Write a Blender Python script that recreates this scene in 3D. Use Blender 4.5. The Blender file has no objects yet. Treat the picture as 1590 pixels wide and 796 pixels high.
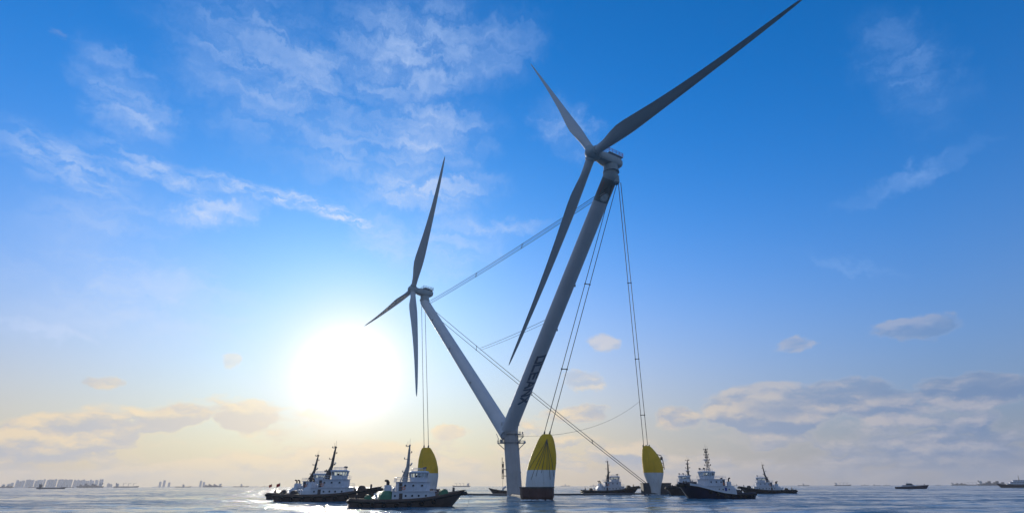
import bpy, math, random
import numpy as np
from mathutils import Vector, Matrix
R = math.radians
random.seed(7); rng = np.random.default_rng(7)
S = bpy.context.scene
COL = S.collection

# ------------------------------------------------------------------ camera
HC = 4.2                                   # eye height above the water
F = 837.0; PITCH = math.atan((753.6-398)/F); ROLL = R(-0.151)
d0 = Vector((0, math.cos(PITCH), math.sin(PITCH)))
r0 = Vector((1, 0, 0)); u0 = Vector((0, -math.sin(PITCH), math.cos(PITCH)))
cr = r0*math.cos(ROLL) + u0*math.sin(ROLL); cu = -r0*math.sin(ROLL) + u0*math.cos(ROLL)
cam = bpy.data.objects.new('camera', bpy.data.cameras.new('camera')); COL.objects.link(cam)
cam.matrix_world = Matrix(((cr.x, cu.x, -d0.x, 0), (cr.y, cu.y, -d0.y, 0), (cr.z, cu.z, -d0.z, HC), (0, 0, 0, 1)))
cam.data.sensor_width = 36; cam.data.lens = 36*F/1590
cam.data.clip_start = 0.5; cam.data.clip_end = 60000
S.camera = cam
EYE = Vector((0, 0, HC))
def ray(px, py): return (d0 + cr*((px-795)/F) - cu*((py-398)/F))
def on_water(px, py, z=0.0):
    r = ray(px, py); t = (z-HC)/r.z; return EYE + r*t
def at_y(px, py, Y):
    r = ray(px, py); return EYE + r*(Y/r.y)
def ground(px, dist):                       # point on the water in the direction of px, at that distance
    r = ray(px, 753.6); r = Vector((r.x, r.y, 0)); return r.normalized()*dist

# ------------------------------------------------------------------ world
SUN_AZ, SUN_EL = R(-16.9), R(10.3)          # azimuth measured from +Y towards +X
sun_dir = Vector((math.sin(SUN_AZ)*math.cos(SUN_EL), math.cos(SUN_AZ)*math.cos(SUN_EL), math.sin(SUN_EL)))
W = bpy.data.worlds.new('World'); S.world = W; W.use_nodes = True
nt = W.node_tree; nt.nodes.clear()
class NT:
    def __init__(s, nt): s.nt = nt
    def n(s, t, **k):
        x = s.nt.nodes.new(t)
        for a, b in k.items(): setattr(x, a, b)
        return x
    def put(s, sock, v):
        if isinstance(v, bpy.types.NodeSocket): s.nt.links.new(v, sock)
        elif isinstance(v, (tuple, list)) and len(v) == 3 and sock.type == 'RGBA': sock.default_value = (*v, 1)
        else: sock.default_value = v
    def m(s, op, a, b=0.0, c=0.0, clamp=False):
        x = s.n('ShaderNodeMath', operation=op); x.use_clamp = clamp
        s.put(x.inputs[0], a); s.put(x.inputs[1], b); s.put(x.inputs[2], c); return x.outputs[0]
    def v(s, op, a, b=(0, 0, 0), out=0):
        x = s.n('ShaderNodeVectorMath', operation=op); s.put(x.inputs[0], a)
        if op == 'SCALE': s.put(x.inputs['Scale'], b)
        else: s.put(x.inputs[1], b)
        return x.outputs[out]
    def sep(s, a):
        x = s.n('ShaderNodeSeparateXYZ'); s.put(x.inputs[0], a); return x.outputs
    def comb(s, a, b, c=0.0):
        x = s.n('ShaderNodeCombineXYZ'); s.put(x.inputs[0], a); s.put(x.inputs[1], b); s.put(x.inputs[2], c); return x.outputs[0]
    def noise(s, vec, scale, detail=4, rough=.5, dist=0.0, out=0, lac=2.0):
        x = s.n('ShaderNodeTexNoise'); s.put(x.inputs['Vector'], vec); s.put(x.inputs['Scale'], scale)
        s.put(x.inputs['Detail'], detail); s.put(x.inputs['Roughness'], rough); s.put(x.inputs['Distortion'], dist); x.inputs['Lacunarity'].default_value = lac
        return x.outputs[out]
    def ss(s, x_, lo, hi, a=0.0, b=1.0, kind='SMOOTHSTEP'):
        x = s.n('ShaderNodeMapRange', interpolation_type=kind); s.put(x.inputs[0], x_); s.put(x.inputs[1], lo); s.put(x.inputs[2], hi); s.put(x.inputs[3], a); s.put(x.inputs[4], b)
        return x.outputs[0]
    def mix(s, f, a, b, mode='MIX'):
        x = s.n('ShaderNodeMix', data_type='RGBA', blend_type=mode); s.put(x.inputs[0], f); s.put(x.inputs[6], a); s.put(x.inputs[7], b); return x.outputs[2]
    def ramp(s, f, pts):
        x = s.n('ShaderNodeValToRGB'); s.put(x.inputs[0], f); e = x.color_ramp.elements
        while len(e) < len(pts): e.new(.5)
        for i, (p, c) in enumerate(pts): e[i].position = p; e[i].color = (*c, 1) if len(c) == 3 else c
        return x.outputs[0]

def build_world():
    t = NT(nt)
    tc = t.n('ShaderNodeTexCoord').outputs['Generated']
    x, y, z = t.sep(tc)
    zc = t.m('MAXIMUM', z, 0.004)
    vec = t.v('NORMALIZE', t.comb(x, y, zc))
    sky = t.n('ShaderNodeTexSky', sky_type='NISHITA'); sky.sun_disc = False
    sky.sun_elevation = SUN_EL; sky.sun_rotation = SUN_AZ
    sky.altitude = 0; sky.air_density = SKY['air']; sky.dust_density = SKY['dust']; sky.ozone_density = SKY['ozone']
    t.put(sky.inputs[0], vec) if len(sky.inputs) else None
    base = t.v('SCALE', t.v('MULTIPLY', sky.outputs[0], SKY['tint']), SKY['k'])
    # direction in degrees
    az = t.m('MULTIPLY', t.m('ARCTAN2', x, y), 57.2958)
    el = t.m('MULTIPLY', t.m('ARCSINE', t.sep(vec)[2]), 57.2958)
    ang = t.m('MULTIPLY', t.m('ARCCOSINE', t.m('MINIMUM', t.v('DOT_PRODUCT', vec, tuple(sun_dir), out=1), .99999)), 57.2958)
    near = t.m('EXPONENT', t.m('MULTIPLY', ang, -1/28.0))       # 1 at the sun
    # thicker air low down: warm towards the sun, grey lilac away from it
    hz = t.m('EXPONENT', t.m('MULTIPLY', t.m('POWER', t.m('DIVIDE', el, 16.0), 1.7), -1.0))
    hzc = t.ramp(near, HZ)
    c = t.mix(t.m('MULTIPLY', hz, .97), base, hzc)
    # ragged coordinates for the clouds
    p = t.comb(az, el)
    w1 = t.v('SUBTRACT', t.noise(p, .45, 7, .62, out=1), (.5, .5, .5))
    pw = t.v('ADD', p, t.v('MULTIPLY', w1, (2.6, 1.5, 0)))
    def blobs(src, L):
        acc = None
        for (a, e, sa, se, rot, k) in L:
            mp = t.n('ShaderNodeMapping', vector_type='TEXTURE'); t.put(mp.inputs[0], src)
            mp.inputs['Location'].default_value = (a, e, 0); mp.inputs['Rotation'].default_value = (0, 0, R(rot)); mp.inputs['Scale'].default_value = (sa, se, 1)
            q = t.v('LENGTH', mp.outputs[0], out=1)
            m_ = t.ss(q, 0.0, 1.0, k, 0.0, 'SMOOTHERSTEP')
            acc = m_ if acc is None else t.m('MAXIMUM', acc, m_)
        return acc
    # high thin cloud
    pc = t.v('ADD', p, t.v('MULTIPLY', w1, (7.0, 4.5, 0)))
    fib = t.noise(t.v('MULTIPLY', pc, (.13, .50, 1)), 1.0, 7, .58, .5)
    fin = t.noise(t.v('MULTIPLY', t.v('ADD', p, t.v('MULTIPLY', w1, (3.0, 2.0, 0))), (.40, 1.25, 1)), 1.0, 6, .62, .3)
    cm = blobs(pc, CIRRUS)
    st = blobs(t.v('ADD', p, t.v('MULTIPLY', w1, (3.0, 2.2, 0))), STREAK)
    veil = t.m('MULTIPLY', cm, t.ss(fib, .32, .66, .22, 1.0))
    strk = t.m('MULTIPLY', st, t.ss(fin, .36, .64, .15, 1.0))
    ci = t.m('MAXIMUM', veil, strk)
    ci = t.m('MULTIPLY', ci, t.ss(fin, .3, .7, .7, 1.0))
    cic = t.mix(t.ss(near, .1, .55), (.30, .50, .90), (.62, .74, .98))
    c = t.mix(t.m('MULTIPLY', ci, .88, clamp=True), c, cic)
    # low heaps of cumulus over the horizon
    w2 = t.v('SUBTRACT', t.noise(p, .9, 5, .6, out=1), (.5, .5, .5))
    q = t.v('MULTIPLY', t.v('ADD', p, t.v('MULTIPLY', w2, (1.2, .8, 0))), (.090, .25, 1))
    n1 = t.noise(q, 1.0, 10, .55, .1)
    n2 = t.noise(t.v('ADD', q, (-.03, .14, 0)), 1.0, 10, .55, .1)
    bl = blobs(pw, CUMUL)
    thr = t.ss(el, 2.0, 10.5, .41, .72, 'LINEAR')
    dens = t.m('SUBTRACT', t.m('ADD', n1, t.m('MULTIPLY', bl, .36)), thr)
    cov = t.m('MULTIPLY', t.ss(dens, -.03, .10), .90)
    cov = t.m('MULTIPLY', cov, t.ss(el, 0.0, 2.6, .35, 1.0))
    cov = t.m('MULTIPLY', cov, t.ss(el, 6.0, 10.0, 1.0, .52))
    lit = t.ss(t.m('SUBTRACT', n1, n2), -.07, .09)
    lit = t.m('MAXIMUM', lit, t.ss(dens, .07, .0))
    dk = blobs(pw, DARKC)
    lit = t.m('MULTIPLY', lit, t.m('SUBTRACT', 1.0, t.m('MULTIPLY', dk, .9)))
    cl_l = t.ramp(near, CL)
    cl_d = t.ramp(near, CD)
    c = t.mix(cov, c, t.mix(lit, cl_d, cl_l))
    # light scattered forward round the sun by thin cloud
    core = t.m('MULTIPLY', t.m('EXPONENT', t.m('MULTIPLY', t.m('POWER', t.m('DIVIDE', ang, 4.6), 1.45), -1.0)), 2.5)
    aur = t.m('MULTIPLY', t.m('EXPONENT', t.m('MULTIPLY', ang, -1/8.0)), .75)
    dim = t.m('SUBTRACT', 1.0, t.m('MULTIPLY', cov, .5))
    f = t.m('SUBTRACT', 1.0, t.m('EXPONENT', t.m('MULTIPLY', t.m('MULTIPLY', t.m('ADD', core, aur), dim), -1.0)))
    c = t.mix(f, c, t.mix(t.ss(el, 1.0, 9.0), (1.0, .80, .52), (1.03, 1.0, .97)))
    c = t.v('ADD', c, t.v('SCALE', (1.0, .95, .85), t.m('MULTIPLY', t.m('EXPONENT', t.m('MULTIPLY', t.m('POWER', t.m('DIVIDE', ang, 3.0), 1.6), -1.0)), 1.5)))
    # unseen bright veil added behind the camera to fill the shaded sides
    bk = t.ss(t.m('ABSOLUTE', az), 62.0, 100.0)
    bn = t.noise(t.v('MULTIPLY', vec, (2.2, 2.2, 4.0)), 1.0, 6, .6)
    c = t.mix(t.m('MULTIPLY', bk, t.ss(bn, .3, .6, .35, .95)), c, BACK_FILL)
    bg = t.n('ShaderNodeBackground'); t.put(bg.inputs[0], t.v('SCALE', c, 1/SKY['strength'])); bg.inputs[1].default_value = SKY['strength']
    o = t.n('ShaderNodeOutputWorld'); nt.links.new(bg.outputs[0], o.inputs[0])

SKY = dict(air=1.0, dust=.3, ozone=8.0, tint=(.02, 1.52, 1.64), k=.15, strength=.15)
# linear colours by nearness to the sun (0 far ... 1 at the sun)
HZ = [(0.0, (.22, .26, .38)), (.14, (.29, .29, .35)), (.40, (.75, .57, .36)), (.70, (1.0, .77, .42)), (1.0, (1.0, .85, .6))]
CL = [(0.0, (.32, .37, .52)), (.14, (.44, .45, .53)), (.40, (.90, .73, .50)), (.70, (1.05, .86, .55)), (1.0, (1.0, .9, .72))]
CD = [(0.0, (.13, .21, .42)), (.14, (.16, .26, .46)), (.40, (.45, .49, .58)), (.70, (.78, .70, .60)), (1.0, (.95, .82, .62))]
BACK_FILL = (.27, .37, .54)
def ae(px, py):
    r = ray(px, py).normalized(); return math.degrees(math.atan2(r.x, r.y)), math.degrees(math.asin(r.z))
# sky features as (azimuth, elevation, half width, half height, rotation, strength), all in degrees
CIRRUS = [(-13.4, 43, 17, 9, 8, .85), (-30, 38, 18, 11, -20, .55), (-11, 35, 13, 7, 10, .8), (-10.5, 29.5, 13, 3.6, 4, 1.0),
          (-15, 24.5, 9, 4, -30, .5), (7.0, 36.2, 7, 4, -25, .6), (-41.5, 31.5, 8, 4.5, -30, .8), (-32, 24.0, 7, 2.6, 25, .95), (-20, 33, 9, 6, 30, .5),
          (-36, 15, 16, 8, 0, .6), (-42, 11.5, 7, 1.6, 0, .9), (43, 33.5, 5, 8, 20, .36), (40, 24.6, 9, 1.3, 8, .4), (-1.5, 26.2, 9, 1.3, 0, .6),
          (34, 18.5, 6, 1.0, -25, .3), (-24, 39, 5, 9, 60, .7), (-7, 24, 9, 6, 10, .5), (-40, 21, 10, 5, 10, .4), (-2, 44, 10, 5, 10, .5)]
STREAK = [(-44, 24.8, 9, 3.0, -12, .7), (-37.5, 26.4, 9, 2.0, -8, .7), (-30, 26.8, 8, 1.3, -2, .8), (-25, 26.9, 7, 1.3, 0, .95), (-20, 26.2, 7.5, 1.3, -14, 1.2)]
CUMUL = [(9.6, 13.8, 3.6, 2.2, -10, 1.25), (7.6, 10.0, 4.8, 2.2, 0, 1.2), (28.0, 12.2, 4.2, 2.0, 5, 1.2), (37, 12.2, 6.5, 2.0, -5, 1.15), (24.5, 7.0, 7.5, 4.2, 0, 1.2),
         (31.5, 7.0, 7.5, 3.2, -8, 1.2), (-25.5, 5.8, 3.4, 2.0, 12, 1.2), (-37, 8.2, 2.8, 1.2, 0, .9), (-27.5, 10.8, 2.0, 1.8, 0, 1.2), (-31, 5.4, 4, 1.8, 10, .9),
         (40, 7.0, 7, 2.0, 0, 1.0), (7, 6.8, 6, 1.8, 0, .95), (-38, 4, 7, 2, 0, .9), (-6.5, 5.2, 2.8, 1.2, 0, .8), (-18, 7.5, 5, 3, 0, .7), (16, 6.2, 4, 2, 0, .8)]
DARKC = [(34, 7.4, 3.2, 1.2, -8, 1.0), (-26, 5.4, 2.4, 1.1, 10, .9), (-38.5, 8.0, 2.6, 1.0, 0, .9), (25, 6.4, 4.5, 1.4, -5, .8), (41.5, 7.0, 4, 1.5, 0, .8), (-6.5, 5.0, 2.5, 1.0, 0, .7), (9, 6.6, 4, 1.2, -5, .7)]
build_world()
W.cycles.sampling_method = 'MANUAL'; W.cycles.sample_map_resolution = 1024

sl = bpy.data.lights.new('sun', 'SUN'); sl.energy = 3.0; sl.angle = R(.5); sl.color = (1, .90, .74)
so = bpy.data.objects.new('sun', sl); COL.objects.link(so); so.rotation_euler = (-sun_dir).to_track_quat('-Z', 'Y').to_euler()
S.view_settings.view_transform = 'Standard'; S.view_settings.look = 'None'; S.view_settings.exposure = 0.0; S.view_settings.gamma = 1
S.view_settings.use_curve_mapping = False
S.cycles.max_bounces = 6; S.cycles.volume_bounces = 0; S.cycles.transparent_max_bounces = 8
S.cycles.sample_clamp_indirect = 6; S.cycles.sample_clamp_direct = 0

# ------------------------------------------------------------------ materials
MATS = {}
def mat(name, col, rough=.6, metal=0.0, var=.12, vs=1.0, streak=0.0, spec=.5, dirt=None, coat=0):
    if name in MATS: return MATS[name]
    m = bpy.data.materials.new(name); m.use_nodes = True; t = NT(m.node_tree); n = m.node_tree.nodes
    b = n['Principled BSDF']; b.inputs['Roughness'].default_value = rough; b.inputs['Metallic'].default_value = metal; b.inputs['Specular IOR Level'].default_value = spec
    o = t.n('ShaderNodeTexCoord').outputs['Object']
    f = t.noise(o, .35*vs, 5, .6)
    k = t.ss(f, .3, .7, 1-var, 1+var, 'LINEAR')
    c = t.v('SCALE', tuple(col), k)
    if streak:
        s_ = t.noise(t.v('MULTIPLY', o, (1.6*vs, 1.6*vs, .12*vs)), 1.0, 5, .65)
        c = t.mix(t.m('MULTIPLY', t.ss(s_, .5, .78), streak), c, dirt or (.12, .09, .07))
    t.put(b.inputs['Base Color'], c)
    r2 = t.ss(t.noise(o, 2.2*vs, 3, .5), .3, .7, rough*.85, min(1, rough*1.15)); t.put(b.inputs['Roughness'], r2)
    MATS[name] = m; return m
M_tower = mat('tower_paint', (.52, .52, .54), .6, spec=.3, var=.06, vs=.35, streak=.18, dirt=(.30, .30, .30))
M_blade = mat('blade_gelcoat', (.40, .42, .44), .38, var=.05, vs=.3, streak=.12, dirt=(.3, .3, .3))
M_nac = mat('nacelle_paint', (.29, .34, .36), .45, var=.08, vs=.6, streak=.2)
M_band = mat('dark_tower_band', (.15, .18, .18), .5, var=.25, vs=.5)
M_text = mat('lettering_paint', (.11, .14, .19), .5)
M_emblem = mat('emblem_paint', (.60, .60, .58), .5)
M_red = mat('red_paint', (.45, .04, .03), .5)
M_cable = mat('steel_cable', (.05, .05, .055), .6)
M_col = mat('column_paint', (.42, .40, .40), .6, spec=.3, var=.1, vs=.5, streak=.55, dirt=(.22, .12, .09))
M_yel = mat('yellow_fairing', (.70, .40, .02), .65, spec=.25, var=.12, vs=.6, streak=.35, dirt=(.14, .10, .03))
M_flw = mat('white_fairing', (.60, .60, .60), .65, spec=.25, var=.08, vs=.6, streak=.3)
M_anti = mat('antifouling_red', (.065, .028, .026), .7, var=.3, vs=.8, streak=.4, dirt=(.03, .03, .03))
M_conc = mat('pontoon_steel', (.05, .055, .06), .7, var=.3)
M_hullb = mat('black_hull_paint', (.045, .045, .05), .5, var=.35, vs=1.2, streak=.35, dirt=(.16, .07, .04))
M_hullbr = mat('brown_hull_paint', (.12, .085, .07), .42, var=.3, vs=1.2, streak=.4, dirt=(.05, .03, .02))
M_hulln = mat('navy_hull_paint', (.012, .016, .045), .35, var=.3, vs=1.2, streak=.3, dirt=(.10, .04, .03))
M_white = mat('white_ship_paint', (.58, .60, .66), .45, var=.08, vs=1.5, streak=.28, dirt=(.30, .20, .14))
M_green = mat('green_ship_paint', (.06, .20, .12), .5, var=.2, vs=1.5, streak=.3)
M_deck = mat('deck_paint', (.07, .10, .08), .7, var=.3, vs=2)
M_mast = mat('mast_paint', (.30, .29, .29), .5, var=.15, vs=2, streak=.3)
M_mastd = mat('dark_mast_paint', (.07, .06, .06), .5, var=.2, vs=2)
M_blk = mat('black_rubber', (.02, .02, .02), .8, var=.3, vs=3)
M_pipe = mat('exhaust_steel', (.06, .045, .04), .6, metal=.3)
M_win = mat('dark_window_glass', (.02, .03, .045), .08, var=.1)
M_rope = mat('rope_fibre', (.10, .09, .07), .9)
M_blue = mat('blue_ship_paint', (.02, .05, .28), .45, var=.15)
M_flag = mat('red_flag_cloth', (.40, .03, .03), .8)
M_far = mat('far_ship_paint', (.10, .11, .13), .7)
M_farw = mat('far_ship_white', (.5, .5, .5), .6)
M_bld = mat('apartment_concrete', (.5, .5, .5), .8)
M_orange = mat('orange_paint', (.7, .18, .03), .5)
def glass_mat():
    m = bpy.data.materials.new('wheelhouse_glass'); m.use_nodes = True; t = NT(m.node_tree); m.node_tree.nodes.clear()
    g = t.n('ShaderNodeBsdfGlossy'); g.inputs['Roughness'].default_value = .04
    tr = t.n('ShaderNodeBsdfTransparent'); tr.inputs[0].default_value = (.82, .88, .9, 1)
    fr = t.n('ShaderNodeFresnel'); fr.inputs[0].default_value = 1.5
    mx = t.n('ShaderNodeMixShader'); t.put(mx.inputs[0], fr.outputs[0]); t.put(mx.inputs[1], tr.outputs[0]); t.put(mx.inputs[2], g.outputs[0])
    o = t.n('ShaderNodeOutputMaterial'); t.put(o.inputs[0], mx.outputs[0]); return m
M_glass = glass_mat()

# ------------------------------------------------------------------ mesh helpers
class MB:
    def __init__(s): s.V = []; s.F = []
    def add(s, V, F):
        o = len(s.V); s.V += [tuple(v) for v in V]; s.F += [tuple(i+o for i in f) for f in F]; return s
    def box(s, c, d, rz=0.0, taper=1.0, M=None):
        hx, hy, hz = d[0]/2, d[1]/2, d[2]/2; V = []
        for z in (-1, 1):
            k = taper if z > 0 else 1
            for x, y in ((-1, -1), (1, -1), (1, 1), (-1, 1)): V.append(Vector((x*hx*k, y*hy*k, z*hz)))
        Rm = Matrix.Rotation(rz, 3, 'Z') if M is None else M
        V = [Rm @ v + Vector(c) for v in V]
        return s.add(V, [(3, 2, 1, 0), (4, 5, 6, 7), (0, 1, 5, 4), (1, 2, 6, 5), (2, 3, 7, 6), (3, 0, 4, 7)])
    def bevbox(s, c, d, b=.3, M=None):
        """box with chamfered vertical and horizontal edges"""
        hx, hy, hz = d[0]/2, d[1]/2, d[2]/2; rings = []
        for z, k in ((-hz, b), (-hz+b, 0), (hz-b, 0), (hz, b)):
            x, y = hx-k, hy-k; q = b*.8
            rings.append([(x, -y+q, z), (x, y-q, z), (x-q, y, z), (-x+q, y, z), (-x, y-q, z), (-x, -y+q, z), (-x+q, -y, z), (x-q, -y, z)])
        rr = [[(M @ Vector(v) if M else Vector(v)) + Vector(c) for v in r] for r in rings]
        return s.loft(rr)
    def loft(s, rings, caps=True, closed=True):
        o = len(s.V); n = len(rings[0])
        for r in rings: s.V += [tuple(v) for v in r]
        for i in range(len(rings)-1):
            for j in range(n if closed else n-1):
                a = o+i*n+j; b = o+i*n+(j+1) % n; s.F.append((a, b, b+n, a+n))
        if caps and closed:
            s.F.append(tuple(o+j for j in range(n))[::-1]); s.F.append(tuple(o+(len(rings)-1)*n+j for j in range(n)))
        return s
    def tube(s, pts, rad, n=10, caps=True):
        pts = [Vector(p) for p in pts]; rad = rad if isinstance(rad, (list, tuple)) else [rad]*len(pts); rings = []
        ref = None
        for i, p in enumerate(pts):
            d = (pts[min(i+1, len(pts)-1)] - pts[max(i-1, 0)]).normalized()
            if ref is None: ref = d.orthogonal().normalized()
            a = (ref - d*ref.dot(d)).normalized(); ref = a; b = d.cross(a)
            rings.append([p + (a*math.cos(t) + b*math.sin(t))*rad[i] for t in [2*math.pi*k/n for k in range(n)]])
        return s.loft(rings, caps)
    def cyl(s, p, q, r, r2=None, n=12): return s.tube([p, q], [r, r if r2 is None else r2], n)
    def sphere(s, c, r, nu=12, nv=8, sc=(1, 1, 1)):
        rings = []
        for i in range(nv+1):
            th = math.pi*(i/nv)*.998+.003; rings.append([(c[0]+sc[0]*r*math.sin(th)*math.cos(2*math.pi*k/nu), c[1]+sc[1]*r*math.sin(th)*math.sin(2*math.pi*k/nu), c[2]-sc[2]*r*math.cos(th)) for k in range(nu)])
        return s.loft(rings)
    def torus(s, c, R_, r, axis='Y', n=14, m=7):
        rings = []
        for i in range(n):
            a = 2*math.pi*i/n
            ring = []
            for j in range(m):
                b = 2*math.pi*j/m; q = (R_ + r*math.cos(b)); x, z, y = q*math.cos(a), q*math.sin(a), r*math.sin(b)
                ring.append({'Y': (c[0]+x, c[1]+y, c[2]+z), 'X': (c[0]+y, c[1]+x, c[2]+z), 'Z': (c[0]+x, c[1]+z, c[2]+y)}[axis])
            rings.append(ring)
        rings.append(rings[0]); return s.loft(rings, caps=False)
    def build(s, name, m, parent=None, smooth=True, loc=None, angle=35):
        me = bpy.data.meshes.new(name); me.from_pydata(s.V, [], s.F); me.update()
        import bmesh
        bm = bmesh.new(); bm.from_mesh(me); bmesh.ops.recalc_face_normals(bm, faces=bm.faces); bm.to_mesh(me); bm.free()
        if smooth:
            me.shade_smooth(); me.set_sharp_from_angle(angle=R(angle))
        me.materials.append(m)
        o = bpy.data.objects.new(name, me); COL.objects.link(o)
        if parent: o.parent = parent
        if loc is not None: o.location = loc
        return o
def thing(name, label, cat, loc=(0, 0, 0), rz=0.0, group=None):
    o = bpy.data.objects.new(name, None); COL.objects.link(o); o.location = loc; o.rotation_euler = (0, 0, rz)
    o.empty_display_size = 1; tag(o, label, cat, group); return o
def tag(o, label, cat, group=None):
    o['label'] = label; o['category'] = cat
    if group: o['group'] = group
    return o

# ------------------------------------------------------------------ water
def waves(x, y):
    """swell and chop heights; amplitude of short waves fades where the mesh gets coarse"""
    r = np.hypot(x, y); h = np.zeros_like(x)
    g = np.random.default_rng(3)
    wind = R(262)
    for lam, a in [(34, .10), (26, .09), (19, .10), (15, .10), (12, .10), (9.5, .095), (8, .085), (6.6, .075), (5.4, .065), (4.5, .055), (3.7, .045), (3.0, .036), (2.5, .028), (2.0, .02)]:
        for k in range(3):
            th = wind + g.normal(0, .42); ph = g.uniform(0, 6.28); l = lam*g.uniform(.85, 1.15)
            kx, ky = math.cos(th)*2*math.pi/l, math.sin(th)*2*math.pi/l
            fade = np.clip((l*110 - r)/(l*55), 0, 1)
            s_ = np.sin(kx*x + ky*y + ph + .6*np.sin(.013*x*(1+.2*k) + .017*y + ph))
            patch = .6 + .5*np.sin(.021*x*g.uniform(.5, 1.5) + .013*y + ph)*np.sin(.009*y*g.uniform(.6, 1.4) - .011*x + 2*ph)
            h += a*.48*fade*patch*(s_ + .25*(s_*s_))
    return h
def water():
    azs = np.concatenate([np.linspace(-55, 55, 1101), np.linspace(57, 303, 84)]) * math.pi/180
    rs = np.concatenate([[4, 12, 22, 32], 40*np.exp(np.linspace(0, math.log(9000/40), 520))])
    A, Q = np.meshgrid(azs, rs); X = Q*np.sin(A); Y = Q*np.cos(A); Z = waves(X, Y)
    nr, na = X.shape; V = np.stack([X, Y, Z], -1).reshape(-1, 3); V = np.vstack([V, [[0, 0, 0]]])
    i = np.arange(nr-1)[:, None]*na; j = np.arange(na)[None, :]; j2 = (j+1) % na
    q = np.stack([i+j, i+j2, i+na+j2, i+na+j], -1).reshape(-1, 4)[:, ::-1]
    j = np.arange(na); tri = np.stack([np.full(na, nr*na), (j+1) % na, j], -1)[:, ::-1]
    me = bpy.data.meshes.new('sea'); me.vertices.add(len(V)); me.vertices.foreach_set('co', V.astype(np.float32).ravel())
    nl = q.size+tri.size; me.loops.add(nl); me.loops.foreach_set('vertex_index', np.concatenate([q.ravel(), tri.ravel()]).astype(np.int32))
    np_ = len(q)+len(tri); me.polygons.add(np_)
    tot = np.concatenate([np.full(len(q), 4), np.full(len(tri), 3)]); st = np.concatenate([[0], np.cumsum(tot)[:-1]])
    me.polygons.foreach_set('loop_start', st.astype(np.int32)); me.update(calc_edges=True); me.validate()
    if me.polygons[0].normal.z < 0: me.flip_normals()
    me.shade_smooth()
    m = bpy.data.materials.new('sea_water'); m.use_nodes = True; t = NT(m.node_tree); b = m.node_tree.nodes['Principled BSDF']
    o = t.n('ShaderNodeNewGeometry').outputs['Position']
    b.inputs['IOR'].default_value = 1.333
    big = t.noise(t.v('MULTIPLY', o, (.006, .02, 1)), 1.0, 4, .55)
    med = t.noise(t.v('MULTIPLY', o, (.035, .11, 1)), 1.0, 5, .6, .4)
    wnd = t.ss(t.m('ADD', t.m('MULTIPLY', big, .5), t.m('MULTIPLY', med, .5)), .43, .57)
    t.put(b.inputs['Roughness'], t.m('ADD', t.m('MULTIPLY', wnd, .12), .05))
    t.put(b.inputs['Base Color'], t.mix(wnd, (.035, .14, .21), (.022, .10, .165)))
    n1 = t.noise(o, .9, 5, .62, .5); n2 = t.noise(t.v('MULTIPLY', o, (1.0, .7, 1)), 3.2, 4, .6, .3)
    bp = t.n('ShaderNodeBump'); bp.inputs['Strength'].default_value = 1; bp.inputs['Distance'].default_value = 1.0
    t.put(bp.inputs['Height'], t.m('MULTIPLY', t.m('ADD', t.m('MULTIPLY', n1, .30), t.m('MULTIPLY', n2, .08)), t.ss(wnd, 0.0, 1.0, .12, 1.6)))
    t.put(b.inputs['Normal'], bp.outputs[0])
    me.materials.append(m); ob = bpy.data.objects.new('sea', me); COL.objects.link(ob); ob['kind'] = 'structure'; return ob
water()

def haze():
    mb = MB(); mb.box((0, 0, 114), (19000, 19000, 232)); 
    m = bpy.data.materials.new('haze_air'); m.use_nodes = True; n = m.node_tree.nodes; n.clear()
    v = n.new('ShaderNodeVolumePrincipled'); v.inputs['Color'].default_value = (.84, .83, .86, 1); v.inputs['Density'].default_value = 8e-5; v.inputs['Anisotropy'].default_value = .3
    o = n.new('ShaderNodeOutputMaterial'); m.node_tree.links.new(v.outputs[0], o.inputs['Volume'])
    ob = mb.build('haze', m, smooth=False); ob['kind'] = 'stuff'
haze()
#STRUCTURE
TEXT_S0, TEXT_STEP, TEXT_LEN, TEXT_SIDE, TEXT_DPHI = 45.5, 4.4, 3.2, .50, 1.0
EMB_S, EMB_SIDE = 121.0, .30
BETA = [R(70), R(65)]
# ------------------------------------------------------------------ the twin rotor platform
C0 = Vector((1.2, 266, 0)); CT = Vector((-1.0, 266.5, 29.5))      # central column, foot and head
NAX = Vector((math.cos(3.695)*math.cos(.063), math.sin(3.695)*math.cos(.063), math.sin(.063)))   # rotor axis, nacelle to hub
UH = Vector((-math.sin(3.695), math.cos(3.695), 0)); VV = NAX.cross(UH)
plat = thing('floating_wind_turbine', 'huge floating platform with two wind turbines on towers in a V, yellow floats below', 'wind turbine', C0)
P0 = C0.copy()
def pbuild(mb, name, m, parent=None, label=None, **k):
    """builds world-space geometry as a child of the platform (or of one of its parts)"""
    mb.V = [(v[0]-P0.x, v[1]-P0.y, v[2]-P0.z) for v in mb.V]
    o = mb.build(name, m, parent or plat, **k)
    if label: o['label'] = label
    return o
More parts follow.
